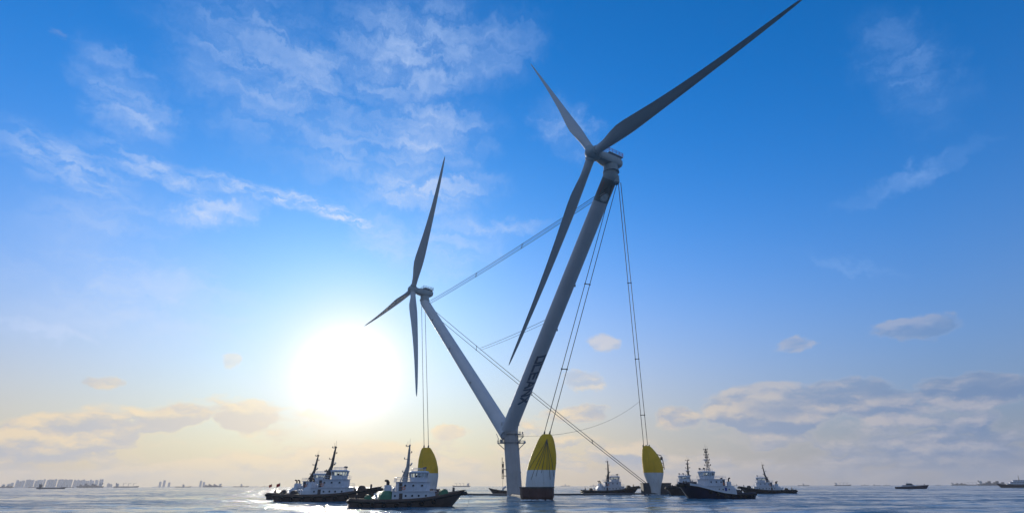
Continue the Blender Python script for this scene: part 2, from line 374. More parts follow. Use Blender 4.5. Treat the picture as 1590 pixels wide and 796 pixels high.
# column
mb = MB(); pts = []; rr = []
for k in range(9):
    t_ = k/8; pts.append(C0.lerp(CT, t_) - Vector((0, 0, 3*(1-t_)))); rr.append(3.45)
mb.tube(pts, rr, 32)
col = pbuild(mb, 'central_column', M_col)
ax = (CT-C0).normalized()
for f in (.33, .66, .98):
    m_ = MB(); c = C0.lerp(CT, f); m_.tube([c-ax*.18, c+ax*.18], 3.55, 32); pbuild(m_, 'flange_ring', M_col, col)
def gallery(f, r1, a0, a1, name):
    c = C0.lerp(CT, f); m_ = MB(); n = 24; A = [a0+(a1-a0)*k/n for k in range(n+1)]
    rings = []
    for a in A:
        d = Vector((math.cos(a), math.sin(a), 0)); rings.append([c+d*3.4, c+d*r1, c+d*r1-Vector((0, 0, .18)), c+d*3.4-Vector((0, 0, .18))])
    m_.loft(rings)
    g = pbuild(m_, name, M_mast, col, smooth=False)
    m_ = MB()
    for h in (.55, 1.1):
        m_.tube([c+Vector((math.cos(a), math.sin(a), 0))*(r1-.05)+Vector((0, 0, h)) for a in A], .05, 6)
    for a in A: d = Vector((math.cos(a), math.sin(a), 0)); m_.cyl(c+d*(r1-.05), c+d*(r1-.05)+Vector((0, 0, 1.1)), .04, n=6)
    pbuild(m_, 'railing', M_mast, col)
gallery(.90, 4.7, 0, 6.28, 'walkway'); gallery(.775, 4.3, 0, 6.28, 'walkway')
gallery(1.04, 4.4, 0, 6.28, 'walkway')
# side platforms with davit, lamp and boxes
for sgn, f, w_ in ((-1, .76, 3.2), (1, .76, 3.0), (1, .86, 2.6)):
    c = C0.lerp(CT, f); m_ = MB()
    e = c+Vector((sgn*(3.4+w_), -1.0, 0))
    m_.box(c+Vector((sgn*(3.4+w_/2), -1.0, 0)), (w_, 2.0, .22))
    m_.cyl(c+Vector((sgn*3.3, -1, -2.6)), e+Vector((-sgn*.4, 0, -.1)), .16)
    m_.cyl(c+Vector((sgn*3.3, -1.8, -2.6)), e+Vector((-sgn*.4, -.8, -.1)), .16)
    pl = pbuild(m_, 'bracket_platform', M_mast, col, smooth=False)
    m_ = MB()
    for h in (.6, 1.15): m_.tube([c+Vector((sgn*3.5, -2, h)), e+Vector((0, -1, h)), e+Vector((0, 1, h)), c+Vector((sgn*3.5, 0, h))], .05, 6)
    for q in (0, .5, 1): m_.cyl(e+Vector((0, -1+2*q, 0)), e+Vector((0, -1+2*q, 1.15)), .05, n=6); m_.cyl(e+Vector((-sgn*w_*q*.5, -1, 0)), e+Vector((-sgn*w_*q*.5, -1, 1.15)), .05, n=6)
    pbuild(m_, 'railing', M_mast, col)
m_ = MB(); c = C0.lerp(CT, .76)+Vector((-6.2, -1, 0)); m_.cyl(c, c+Vector((.0, 0, 2.4)), .16); m_.cyl(c+Vector((0, 0, 2.3)), c+Vector((-.9, 0, 4.3)), .12); m_.box(c+Vector((1.5, 0, .9)), (1.3, 1.2, 1.7)); pbuild(m_, 'davit_crane', M_mast, col, smooth=False)
m_ = MB(); c = C0.lerp(CT, .86)+Vector((5.4, -1, 0)); m_.cyl(c, c+Vector((0, 0, 1.6)), .1); m_.bevbox(c+Vector((0, 0, 1.8)), (.6, .6, .7), .1); pbuild(m_, 'deck_lamp', M_mast, col)
m_ = MB(); c = C0.lerp(CT, .74)+Vector((5.6, -1.4, .9)); m_.tube([c, c+Vector((.5, 0, .1)), c+Vector((1, 0, .0))], [.5, .62, .4], 10); pbuild(m_, 'radome', M_white, col)
# boat landing ladder on the left
m_ = MB(); b = C0.lerp(CT, .28)
for dx in (-3.0, -4.3):
    m_.cyl(b+Vector((-3.2+dx*.5, -1.6, -1.2)), b+Vector((-3.2+dx*.5, -1.6, 8.0 if dx < -4 else 6.2)), .13, n=8)
for k in range(9): m_.cyl(b+Vector((-4.7, -1.6, -.8+k*.85)), b+Vector((-5.35, -1.6, -.8+k*.85)), .09, n=6)
for h in (.1, 2.8): m_.cyl(b+Vector((-5.3, -1.6, h)), b+Vector((-2.6, -1.2, h)), .14, n=8)
for k in (1.0, 3.6): m_.box(b+Vector((-5.0, -1.6, k+.9)), (.9, .4, 1.5))
m_.cyl(b+Vector((-5.0, -1.6, -1)), b+Vector((-5.2, -1.6, -8.2)), .06, n=6)
pbuild(m_, 'boat_landing', M_mastd, col, smooth=False)

# towers
def frame_of(p, q):
    a = (q-p).normalized(); e1 = (NAX - a*NAX.dot(a)).normalized(); return a, e1, a.cross(e1)
class Tower:
    def __init__(s, p, q, w=3.5, th=2.6):
        s.p, s.q, s.w, s.th = p, q, w, th; s.a, s.e1, s.e2 = frame_of(p, q); s.L = (q-p).length
    def r(s, t): k = 1.06 - .16*max(0, t); return s.w*k, s.th*k
    def surf(s, t, phi, off=0.0):
        w, th = s.r(t); c = s.p.lerp(s.q, t); return c + s.e1*((w+off)*math.cos(phi)) + s.e2*((th+off)*math.sin(phi))
    def shell(s, t0, t1, off=0.0, n=40, m=24):
        m_ = MB(); m_.loft([[s.surf(t0+(t1-t0)*i/m, 2*math.pi*k/n, off) for k in range(n)] for i in range(m+1)]); return m_
HUB = [Vector((-67.0, 342.18, 121.3+HC)), Vector((32.3, 182.47, 122.3+HC))]
TOP = [HUB[0]-NAX*9.2+Vector((0, 0, -6.6)), HUB[1]-NAX*9.2+Vector((0, 0, -6.6))]
JB = [CT+Vector((-1.9, 0, -2.2)), CT+Vector((-1.3, 0, -2.2))]
T = [Tower(JB[0]-(TOP[0]-JB[0]).normalized()*1.5, TOP[0], 3.6, 3.0), Tower(JB[1]-(TOP[1]-JB[1]).normalized()*1.5, TOP[1], 3.6, 2.6)]
# fairing where both towers meet the column
m_ = MB(); rings = []
for h, wx, wy in ((-1.5, 3.5, 3.5), (0, 3.9, 3.7), (1.5, 4.5, 3.8), (2.6, 4.2, 3.2), (3.2, 1.4, .8)):
    d = (TOP[1]-TOP[0]); d.z = 0; d.normalize(); e = Vector((-d.y, d.x, 0))
    rings.append([CT+ax*h+d*(wx*math.cos(2*math.pi*k/32))+e*(wy*math.sin(2*math.pi*k/32)) for k in range(32)])
m_.loft(rings); pbuild(m_, 'tower_joint', M_tower, col)
tower_o = []
for i in (0, 1):
    o = pbuild(T[i].shell(0, .985), 'tower', M_tower, label='slimmer leaning tower to the left of the V' if i == 0 else 'taller looking leaning tower with dark top and lettering')
    tower_o.append(o)
m_ = T[1].shell(.912, .987, .02, m=8); pbuild(m_, 'dark_band', M_band, tower_o[1])
m_ = T[1].shell(.906, .912, .04, m=2); pbuild(m_, 'band_edge', M_tower, tower_o[1])
# small fittings along the towers
for i, ts in ((0, (.30, .55, .8)), (1, (.62, .45))):
    for t_ in ts:
        m_ = MB(); c = T[i].surf(t_, 2.9 if i else .2, .1); m_.box(c, (.7, .7, .9)); pbuild(m_, 'tower_lamp', M_mast, tower_o[i])
# lettering wraps on the curved wall
def on_tower(tw, s_, a_, off):                   # s_ metres down the tower from its foot, a_ metres round the wall
    return tw.surf(s_/tw.L, a_, off)
LET = {'O': [(0, 0, 0, 1), (0, 1, 1, 1), (1, 1, 1, 0), (1, 0, 0, 0)], 'C': [(1, 0, 0, 0), (0, 0, 0, 1), (0, 1, 1, 1)],
       'E': [(1, 0, 0, 0), (0, 0, 0, 1), (0, 1, 1, 1), (0, .5, .9, .5)], 'A': [(0, 0, .5, 1), (.5, 1, 1, 0), (.2, .32, .8, .32)],
       'N': [(0, 0, 0, 1), (0, 1, 1, 0), (1, 0, 1, 1)], 'X': [(0, 0, 1, 1), (0, 1, 1, 0)]}
def letter(tw, ch, s0, ls, phi0, dphi, name='letter'):
    m_ = MB(); hw = .14
    for (x0, y0, x1, y1) in LET[ch]:
        n = 10; dx, dy = x1-x0, y1-y0; L_ = math.hypot(dx, dy); ex, ey = dx/L_, dy/L_; px_, py_ = -ey*hw, ex*hw
        rows = []
        for k in range(n+1):
            t_ = -hw/L_ + (1+2*hw/L_)*k/n; row = []
            for sd in (1, -1):
                x_, y_ = x0+dx*t_+px_*sd, y0+dy*t_+py_*sd
                x_, y_ = x_, y_
                # text runs down the tower: letter x points down the axis, letter y points to the right round the wall
                for off in ((.035, .06) if sd > 0 else (.06, .035)):
                    row.append(on_tower(tw, s0-x_*ls+(y_-.5)*1.3, phi0+(y_-.5)*dphi, off))
            rows.append(row)
        m_.loft(rows)
    return pbuild(m_, name, M_text, tower_o[1], smooth=False)
def phi_facing(tw, t_, side=0.0):
    """angle on the wall whose outward normal looks to the south, turned by side radians"""
    best = min(((tw.surf(t_, k*math.pi/180)-tw.p.lerp(tw.q, t_)).normalized().dot(Vector((.05, 1, .15))), k) for k in range(360))
    return math.radians(best[1]) + side
PF = phi_facing(T[1], .2)
for k, ch in enumerate('OCEANX'):
    letter(T[1], ch, TEXT_S0-k*TEXT_STEP, TEXT_LEN, PF+TEXT_SIDE, TEXT_DPHI)
# emblem disc on the dark band
m_ = MB(); rings = []
for q in np.linspace(0.02, 1, 6):
    rings.append([on_tower(T[1], EMB_S+1.8*q*math.cos(a), PF+EMB_SIDE+.62*q*math.sin(a), .045) for a in np.linspace(0, 2*math.pi, 28, endpoint=False)])
m_.loft(rings, caps=False); em = pbuild(m_, 'emblem', M_emblem, tower_o[1])
m_ = MB(); rings = []
for q in (.80, .90):
    rings.append([on_tower(T[1], EMB_S+1.8*q*math.cos(a), PF+EMB_SIDE+.62*q*math.sin(a), .06) for a in np.linspace(0, 2*math.pi, 28, endpoint=False)])
m_.loft(rings, caps=False); m_.loft([[on_tower(T[1], EMB_S+1.8*(u_*.5), PF+EMB_SIDE+.8*(v_+w_), .06) for w_ in (-.07, .07)] for u_, v_ in ((-.9, -.3), (-.3, .2), (.3, -.2), (.9, .3))], caps=False, closed=False)
pbuild(m_, 'emblem_mark', M_band, tower_o[1], smooth=False)
for v_ in (-1.05, 1.05):
    m_ = MB(); rows = [[on_tower(T[1], EMB_S+s_, PF+EMB_SIDE+v_+w_, .045) for w_ in (-.22, .22)] for s_ in np.linspace(.5, 6.0, 6)]
    m_.loft(rows, caps=False, closed=False); pbuild(m_, 'red_stripe', M_red, tower_o[1], smooth=False)

# tower heads, nacelles, hubs, blades
def blade_mesh(root, tip, fwd, beta, R_=91.0):
    """root at hub centre; fwd = rotor axis; the blade curves forward towards its tip"""
    r = (tip-root); L_ = r.length; r.normalize(); tn = NAX.cross(r).normalized()*SPIN; nn = r.cross(tn).normalized()
    if nn.dot(NAX) < 0: nn = -nn
    m_ = MB(); rings = []
    st = [(2.2, 3.5, 3.4, 0), (4, 3.5, 3.4, 0), (7, 3.7, 3.2, 0), (10, 4.3, 2.8, 2), (14, 5.4, 2.3, 4), (18, 6.15, 1.9, 5), (22, 6.2, 1.6, 6), (28, 5.6, 1.25, 8), (36, 4.7, .95, 10), (46, 3.8, .72, 12), (56, 3.05, .55, 14),
          (66, 2.4, .4, 15), (75, 1.9, .3, 16), (83, 1.4, .2, 17), (88, .95, .13, 18), (90.3, .5, .08, 18), (91, .12, .03, 18)]
    for (s_, ch, th, tw) in st:
        a = beta + R(tw); c_ = nn*math.sin(a) + tn*math.cos(a); h_ = r.cross(c_)
        q = s_/91.0; bend = (q*q - q)*4.6; o_ = root + r*(s_*L_/91.0) + nn*bend
        k = min(1, max(0, (s_-4)/12)); pa = .5*(1-k) + .34*k     # pitch axis position along the chord
        ring = []
        for j in range(20):
            u = 2*math.pi*j/20; x = .5-.5*math.cos(u)
            circ = .5*math.sin(u)
            foil = math.copysign(1, math.sin(u))*(1.48*math.sqrt(max(x, 0)) - .63*x - 1.758*x*x + 1.4215*x**3 - .5075*x**4)*1.0 if 0 < j != 10 else 0
            yy = circ*(1-k) + foil*k
            ring.append(o_ + c_*((x-pa)*ch) + h_*(yy*th))
        rings.append(ring)
    m_.loft(rings); return m_
SPIN = 1
TIPS = [[], []]
for h_ in (0, 1):
    for k in range(3):
        # aim each tip at its measured bearing, at its own depth on the rotor disc
        th = (1.08, -.047)[h_] + k*2*math.pi/3
        g = HUB[h_] + (UH*math.cos(th) + VV*math.sin(th))*91 + NAX*2.2
        px, py = [[(691, 243), (566, 506), (647, 615)], [(1250, -4), (824, 99), (790, 567)]][h_][k]
        rr_ = ray(px, py).normalized(); TIPS[h_].append(EYE + rr_*((g-EYE).dot(rr_)))
LABB = [['blade pointing almost straight up', 'short looking blade pointing left', 'blade hanging almost straight down'], ['longest blade reaching to the upper right', 'blade pointing to the upper left', 'blade hanging down in front of the tower']]
for h_ in (0, 1):
    hub, top = HUB[h_], TOP[h_]; a = T[h_].a
    # elbow between leaning tower and level yaw ring
    m_ = MB(); w, th = T[h_].r(.985); z0 = top + Vector((0, 0, 0))
    rings = []
    for q in range(9):
        t_ = q/8; c = (z0-a*2.0).lerp(z0, t_)*(1-t_) + z0.lerp(z0+Vector((0, 0, 4.0)), t_)*t_; r_ = 3.0+.15*math.sin(t_*3)
        n_ = (a*(1-t_)+Vector((0, 0, 1))*t_).normalized(); e1 = (NAX-n_*NAX.dot(n_)).normalized(); e2 = n_.cross(e1)
        k1 = w*(1-t_)+2.9*t_; k2 = th*(1-t_)+2.9*t_
        rings.append([c+e1*k1*math.cos(2*math.pi*j/28)+e2*k2*math.sin(2*math.pi*j/28) for j in range(28)])
    m_.loft(rings); hd = pbuild(m_, 'tower_head', M_nac, label='curved head between tower and nacelle')
    m_ = MB(); c = top+Vector((0, 0, 1.0)); m_.tube([c, c+Vector((0, 0, .5))], 3.3, 28); pbuild(m_, 'yaw_ring', M_nac, hd)
    m_ = MB(); cb = top - NAX*2.2 + Vector((0, 0, -1.5)); m_.bevbox(cb, (2.6, 2.6, 4.0), .5); pbuild(m_, 'cable_anchor', M_nac, hd)
    # nacelle in its own axes
    X_ = -NAX; Z_ = Vector((0, 0, 1)); Z_ = (Z_-X_*Z_.dot(X_)).normalized(); Y_ = Z_.cross(X_)
    def loc(x, y, z): return hub + X_*x + Y_*y + Z_*z
    m_ = MB(); rings = []
    for x, hw, zb, zt in ((2.6, 1.8, -1.8, 1.8), (4.0, 2.1, -2.2, 1.9), (6, 2.5, -2.5, 2.0), (8.5, 2.7, -2.7, 2.0), (11, 2.7, -2.6, 2.0), (13, 2.5, -2.2, 1.9), (14.2, 2.0, -1.6, 1.6), (14.7, 1.3, -.9, 1.0)):
        ring = []; n = 24
        for j in range(n):
            u = 2*math.pi*j/n; cx, sz = math.cos(u), math.sin(u); p_ = 4.0; rr_ = (abs(cx)**p_+abs(sz)**p_)**(-1/p_)
            ring.append(loc(x, hw*cx*rr_, (zb+zt)/2+(zt-zb)/2*sz*rr_))
        rings.append(ring)
    m_.loft(rings); na = pbuild(m_, 'nacelle', M_nac, label='small looking nacelle of the far rotor' if h_ == 0 else 'large looking nacelle with railed roof deck')
    m_ = MB(); m_.loft([[loc(x, y, z) for x, y, z in ((6.6, -2.8, zz), (14.0, -2.8, zz), (14.0, 2.8, zz), (6.6, 2.8, zz))] for zz in (2.05, 2.3)]); pbuild(m_, 'roof_deck', M_white, na, smooth=False)
    m_ = MB()
    for zz in (2.9, 3.5, 4.0): m_.tube([loc(6.6, -2.7, zz), loc(13.9, -2.7, zz), loc(13.9, 2.7, zz), loc(6.6, 2.7, zz), loc(6.6, -2.7, zz)], .08, 6)
    for x in (6.6, 8.4, 10.2, 12.0, 13.9):
        for y in (-2.7, 2.7): m_.cyl(loc(x, y, 2.25), loc(x, y, 4.05), .08, n=6)
    for y in (-.9, .9): m_.cyl(loc(13.9, y, 2.25), loc(13.9, y, 4.05), .08, n=6)
    pbuild(m_, 'roof_railing', M_red if h_ else M_nac, na)
    m_ = MB(); m_.loft([[loc(x, y, z) for x, y, z in ((8.0, -1.5, zz), (12.0, -1.5, zz), (12.0, 1.5, zz), (8.0, 1.5, zz))] for zz in (2.31, 3.4)]); pbuild(m_, 'cooler_box', M_mast, na, smooth=False)
    m_ = MB(); m_.cyl(loc(13.4, 1.5, 2.3), loc(13.4, 1.5, 5.4), .07, n=6); m_.cyl(loc(13.4, -.6, 2.3), loc(13.4, -.6, 5.1), .07, n=6); m_.cyl(loc(13.4, 1.0, 5.2), loc(13.4, 2.0, 5.2), .06, n=6); pbuild(m_, 'wind_vane', M_mast, na)
    # hub
    m_ = MB(); rings = []
    for x, r_ in ((3.1, 2.0), (2.7, 2.5), (1.8, 2.85), (0, 2.95), (-1.4, 2.7), (-2.4, 2.0), (-3.0, 1.1), (-3.2, .3)):
        rings.append([loc(x, r_*math.cos(2*math.pi*j/24), r_*math.sin(2*math.pi*j/24)) for j in range(24)])
    m_.loft(rings)
    for k in range(3):
        d = (TIPS[h_][k]-hub).normalized(); m_.tube([hub+d*1.5, hub+d*3.3], 1.95, 20)
    hb = pbuild(m_, 'rotor_hub', M_nac)
    for k in range(3):
        m_ = blade_mesh(hub, TIPS[h_][k], NAX, BETA[h_]); pbuild(m_, 'blade', M_blade, hb, label=LABB[h_][k], angle=50)

# floats
def ring_el(c, rx, ry, rz, n=28): return [c+Vector((rx*math.cos(2*math.pi*j/n)*math.cos(rz)-ry*math.sin(2*math.pi*j/n)*math.sin(rz), rx*math.cos(2*math.pi*j/n)*math.sin(rz)+ry*math.sin(2*math.pi*j/n)*math.cos(rz), 0)) for j in range(n)]
def interp(prof, z):
    for a, b in zip(prof, prof[1:]):
        if z <= b[0]: k = (z-a[0])/(b[0]-a[0]+1e-9); k2 = k; return [a[i]*(1-k2)+b[i]*k2 for i in range(1, 4)]
    return list(prof[-1][1:])
def flt(base, prof, zc, zsplit, ztop, label):
    """prof rows: z, x offset, rx, ry"""
    def sec(z): o, rx, ry = interp(prof, z); return ring_el(base+Vector((o, 0, z)), rx, ry, 0)
    m_ = MB(); m_.loft([sec(zsplit+(ztop-zsplit)*k/16) for k in range(17)])
    fl = pbuild(m_, 'float_top', M_yel, label=label, angle=60)
    m_ = MB(); m_.loft([sec(zc+(zsplit-zc)*k/8) for k in range(9)]); pbuild(m_, 'lower_skirt', M_flw, fl, angle=60)
    return fl, sec
F2 = on_water(837, 775.5); F3 = on_water(1018, 767.5); F1 = Vector((-45.5, 312, 0))
s2 = (F2.y*.92+8)/F
prof2 = [(3.4, 0.2, 4.7, 4.2), (6, .5, 4.75, 4.2), (8.5, .8, 4.75, 4.1), (11, 1.35, 4.6, 3.8), (13.6, 1.9, 4.15, 3.4), (16.4, 2.4, 3.35, 2.8), (18.4, 2.75, 2.65, 2.2), (19.6, 2.9, 2.0, 1.8), (20.1, 3.0, 1.5, 1.3)]
f2o, sec2 = flt(F2, prof2, 3.4, 8.9, 20.1, 'nearest yellow and white float on a dark red pontoon')
m_ = MB(); m_.loft([ring_el(F2+Vector((-.6, 0, z)), r_, r_*.9, 0, 12) for z, r_ in ((-3, 4.6), (0, 5.0), (1, 5.45), (3.5, 5.55))]); bo = pbuild(m_, 'float_base', M_anti, f2o, smooth=False)
m_ = MB(); m_.loft([ring_el(F2+Vector((-.6, 0, z)), r_, r_*.9, 0, 12) for z, r_ in ((3.5, 5.7), (3.9, 5.7))]); pbuild(m_, 'base_rim', M_conc, f2o, smooth=False)
m_ = MB()
for k in range(7):
    a0 = R(-150+k*20); pts = []
    for q in range(9):
        z = 18.5-q*(1.2+.12*((k*3) % 4)); o_, rx, ry = interp(prof2, z); a_ = R(-86)*(1-q/8)+a0*(q/8)
        pts.append(F2+Vector((o_+(rx+.04)*math.cos(a_), (ry+.04)*math.sin(a_), z)))
    m_.tube(pts, .07, 5)
pbuild(m_, 'dark_line', M_rope, f2o)  # thin dark lines fanning down from the top of the float
for dx in (-.9, .9):
    m_ = MB(); c = F2+Vector((3.0+dx, 0, 19.2)); m_.tube([c, c+Vector((.1, 0, 1.0)), c+Vector((.3, 0, 1.9))], [.42, .3, .22], 10); pbuild(m_, 'cable_socket', M_cable, f2o)
prof3 = [(-2, 0, 2.5, 2.6), (1.5, 0, 2.6, 2.7), (4.0, 0, 3.1, 3.2), (7, 0, 4.1, 4.0), (9.5, 0, 4.9, 4.5), (13, -.1, 5.0, 4.5), (16.4, -.6, 4.6, 4.0), (19, -1.2, 3.7, 3.2), (21, -1.8, 2.8, 2.4), (22.1, -2.1, 2.1, 1.8), (22.6, -2.2, 1.6, 1.4)]
f3o, sec3 = flt(F3, prof3, -2, 10.0, 22.6, 'far right yellow and white float with a waisted foot between dark blocks')
for dx, w_ in ((-4.3, 3.4), (4.9, 5.6)):
    m_ = MB(); m_.box(F3+Vector((dx, 1.5, 1.6)), (w_, 6, 7.0)); m_.box(F3+Vector((dx, 1.5, 5.2)), (w_+.3, 6.3, .35)); pbuild(m_, 'float_base', M_conc, f3o, smooth=False)
m_ = MB(); m_.tube([F3+Vector((2.6, 0, 18.6)), F3+Vector((4.6, 0, 18.0)), F3+Vector((5.3, 0, 15.5)), F3+Vector((5.6, 0, 11.5))], .2, 8)
for z_, x_ in ((16.5, 5.0), (14.5, 5.35), (12.5, 5.5)): m_.cyl(F3+Vector((3.6, 0, z_)), F3+Vector((x_, 0, z_)), .16, n=6)
m_.box(F3+Vector((4.6, 0, 16.6)), (1.3, .8, 1.4)); pbuild(m_, 'ladder_frame', M_mastd, f3o)
for dx in (-1.7, -.2, 1.4):
    m_ = MB(); c = F3+Vector((-2.2+dx, 0, 21.9)); m_.tube([c, c+Vector((0, 0, 1.2))], [.42, .25], 8); pbuild(m_, 'cable_socket', M_cable, f3o)
prof1 = [(-2, 0, 4.4, 4.2), (4, 0, 5.2, 4.4), (9, 0, 5.7, 4.6), (13, -.1, 5.5, 4.4), (17, -.6, 4.9, 3.8), (20, -1.0, 4.0, 3.2), (22.4, -1.5, 2.9, 2.4), (23.4, -1.6, 2.2, 1.9)]
f1o, sec1 = flt(F1, prof1, -2, 10.5, 23.4, 'yellow and white float half hidden by the big tug')
m_ = MB(); m_.box(F1+Vector((0, 0, 0)), (13, 10, 5.5)); pbuild(m_, 'float_base', M_anti, f1o, smooth=False)
for dx in (-1.4, 1.0):
    m_ = MB(); c = F1+Vector((-1.5+dx, 0, 22.9)); m_.tube([c, c+Vector((0, 0, 1.9))], [.5, .3], 8); pbuild(m_, 'cable_socket', M_cable, f1o)
# pontoon arms, almost awash
for q, lb in ((F1, 0), (F3, 1), (F2, 2)):
    d = (q-C0); L_ = d.length; d.normalize(); e = Vector((-d.y, d.x, 0)); m_ = MB()
    m_.loft([[C0+d*s_+e*(2.6*sx)+Vector((0, 0, z)) for sx, z in ((-1, -2.5), (1, -2.5), (1, .55), (.8, .85), (-.8, .85), (-1, .55))] for s_ in (2.5, L_*.5, L_)])
    pbuild(m_, 'pontoon_arm', M_conc, smooth=False)
# stay cables
def cable(p, q, r=.15, sag=0.0, spread=None, label=None, n=10):
    pts = []
    for k in range(n+1):
        t_ = k/n; pts.append(p.lerp(q, t_)-Vector((0, 0, sag*4*t_*(1-t_))))
    m_ = MB(); m_.tube(pts, r, 6); return pbuild(m_, 'stay_cable', M_cable, label=label)
def spreader(cb, a0, a1, b0, b1, fs, sag=0):
    for f in fs:
        p, q = a0.lerp(a1, f), b0.lerp(b1, f); dz = Vector((0, 0, sag*4*f*(1-f))); m_ = MB(); m_.cyl(p-dz, q-dz, .16, n=6); m_.sphere(p-dz, .34, 8, 6); m_.sphere(q-dz, .34, 8, 6); pbuild(m_, 'spreader', M_cable, cb)
TA = [TOP[k] - NAX*2.4 for k in (0, 1)]
dn = Vector((0, 0, -1))
# right head to nearest float
a0, b0 = TA[1]+Vector((-1.4, 0, -2.6)), TA[1]+Vector((.2, 0, -3.2)); a1, b1 = F2+Vector((2.3, 0, 20.9)), F2+Vector((4.2, 0, 20.9))
c1 = cable(a0, a1, .13); cable(b0, b1, .13); spreader(c1, a0, a1, b0, b1, (.45, .78))
# right head to far right float
a0, b0 = TA[1]+Vector((.8, 0, -2.8)), TA[1]+Vector((1.9, .5, -2.4)); a1, b1 = F3+Vector((-3.6, 0, 22.9)), F3+Vector((-1.6, 0, 22.9))
c2 = cable(a0, a1, .14); cable(b0, b1, .14); spreader(c2, a0, a1, b0, b1, (.33, .62, .86)); PR = (a0, a1)
# head to head
a0, b0 = TOP[1]+Vector((-2, 0, -6)), TOP[1]+Vector((-2.6, 0, -8.2)); a1, b1 = TOP[0]+Vector((3.0, 0, .5)), TOP[0]+Vector((3.0, 0, -1.6))
c3 = cable(a0, a1, .14, 1.2); cable(b0, b1, .14, 1.2); cable(a0.lerp(b0, .5), a1.lerp(b1, .5), .10, 1.2); spreader(c3, a0, a1, b0, b1, (.35, .62), 1.2)
# left head to its own float
a0, b0 = TOP[0]+Vector((-1.6, -1, -3.0)), TOP[0]+Vector((.8, -1, -4.4)); a1, b1 = F1+Vector((-2.9, 0, 24.5)), F1+Vector((-.5, 0, 24.5))
cable(a0, a1, .15); cable(b0, b1, .15)
# left head across to the far right float
a0, b0 = TOP[0]+Vector((2.6, 0, -2.2)), TOP[0]+Vector((2.2, 0, -5.0)); a1, b1 = F3+Vector((-3.4, -1, 4.6)), F3+Vector((-3.0, -1, 3.2))
c4 = cable(a0, a1, .16, 1.0); cable(b0, b1, .16, 1.0); spreader(c4, a0, a1, b0, b1, (.28, .55, .8), 1.0); PL = (a0, a1)
# light ties
p = PL[0].lerp(PL[1], .30); q = T[1].p.lerp(T[1].q, .50); cable(p, q, .10, .6); cable(p+Vector((0, 0, -1.4)), q+Vector((0, 0, -1.4)), .08, .6)
p = C0.lerp(CT, .86)+Vector((5.5, -1, .2)); q = F3+Vector((-2, 0, 24)); cable(p, F2+Vector((2.0, 0, 19.6)), .05); cable(F2+Vector((4, 0, 19.8)), PR[0].lerp(PR[1], .80), .05, 3.0)

# ------------------------------------------------------------------ tugs
def loft_hull(st, name, m, parent, deckm, zk=-1.0, bul=.9, band=None):
    """st rows: x, half breadth at the water, half breadth at deck, deck height"""
    mb = MB(); rings = []
    xe = st[-1][0]; x8 = st[0][0]+(xe-st[0][0])*.78
    for x, bw, bd, zd in st:
        q = max(0, (x-x8)/(xe-x8))**1.3*.85; X = lambda z: x + q*(max(z, -.5)-zd-bul)
        di = max(bd-.16, .01); P = [(bw*.75, zk), (bw, 0), ((bw+bd)/2, zd*.45), (bd, zd), (bd+.02, zd+bul), (di, zd+bul), (di, zd)]
        rings.append([(X(zk), 0, zk)] + [(X(z) if k_ < 6 else X(zd), y, z) for k_, (y, z) in enumerate(P)] + [(X(z) if k_ < 6 else X(zd), -y, z) for k_, (y, z) in reversed(list(enumerate(P)))])
    mb.loft(rings); h = mb.build(name, m, parent, angle=40)
    mb = MB(); mb.loft([[(x, -max(bd-.17, .01), zd+.03), (x, max(bd-.17, .01), zd+.03)] for x, bw, bd, zd in st], caps=False, closed=False)
    mb.build('deck', deckm, h, smooth=False)
    return h
def deck_z(st, x):
    for a, b in zip(st, st[1:]):
        if x <= b[0]: k = (x-a[0])/(b[0]-a[0]+1e-9); return a[3]*(1-k)+b[3]*k, a[2]*(1-k)+b[2]*k
    return st[-1][3], st[-1][2]
def rail(path, z, h=1.0, closed=False, r=.035):
    mb = MB(); P = [Vector((x, y, z)) for x, y in path]; P = P + [P[0]] if closed else P
    for q in (.5, 1.0): mb.tube([p+Vector((0, 0, h*q)) for p in P], r, 5)
    for a, b in zip(P, P[1:]):
        n = max(1, int((b-a).length/1.3))
        for k in range(n): c = a.lerp(b, k/n); mb.cyl(c, c+Vector((0, 0, h)), r, n=5)
    mb.cyl(P[-1], P[-1]+Vector((0, 0, h)), r, n=5); return mb
TYRE = MB().torus((0, 0, 0), .42, .2, 'Y'); tyre_me = None
def tyre(parent, loc, rz=0):
    global tyre_me
    if tyre_me is None:
        o = TYRE.build('tyre_fender', M_blk, parent); tyre_me = o.data
    else:
        o = bpy.data.objects.new('tyre_fender', tyre_me); COL.objects.link(o); o.parent = parent
    o.location = loc; o.rotation_euler = (0, 0, rz); return o
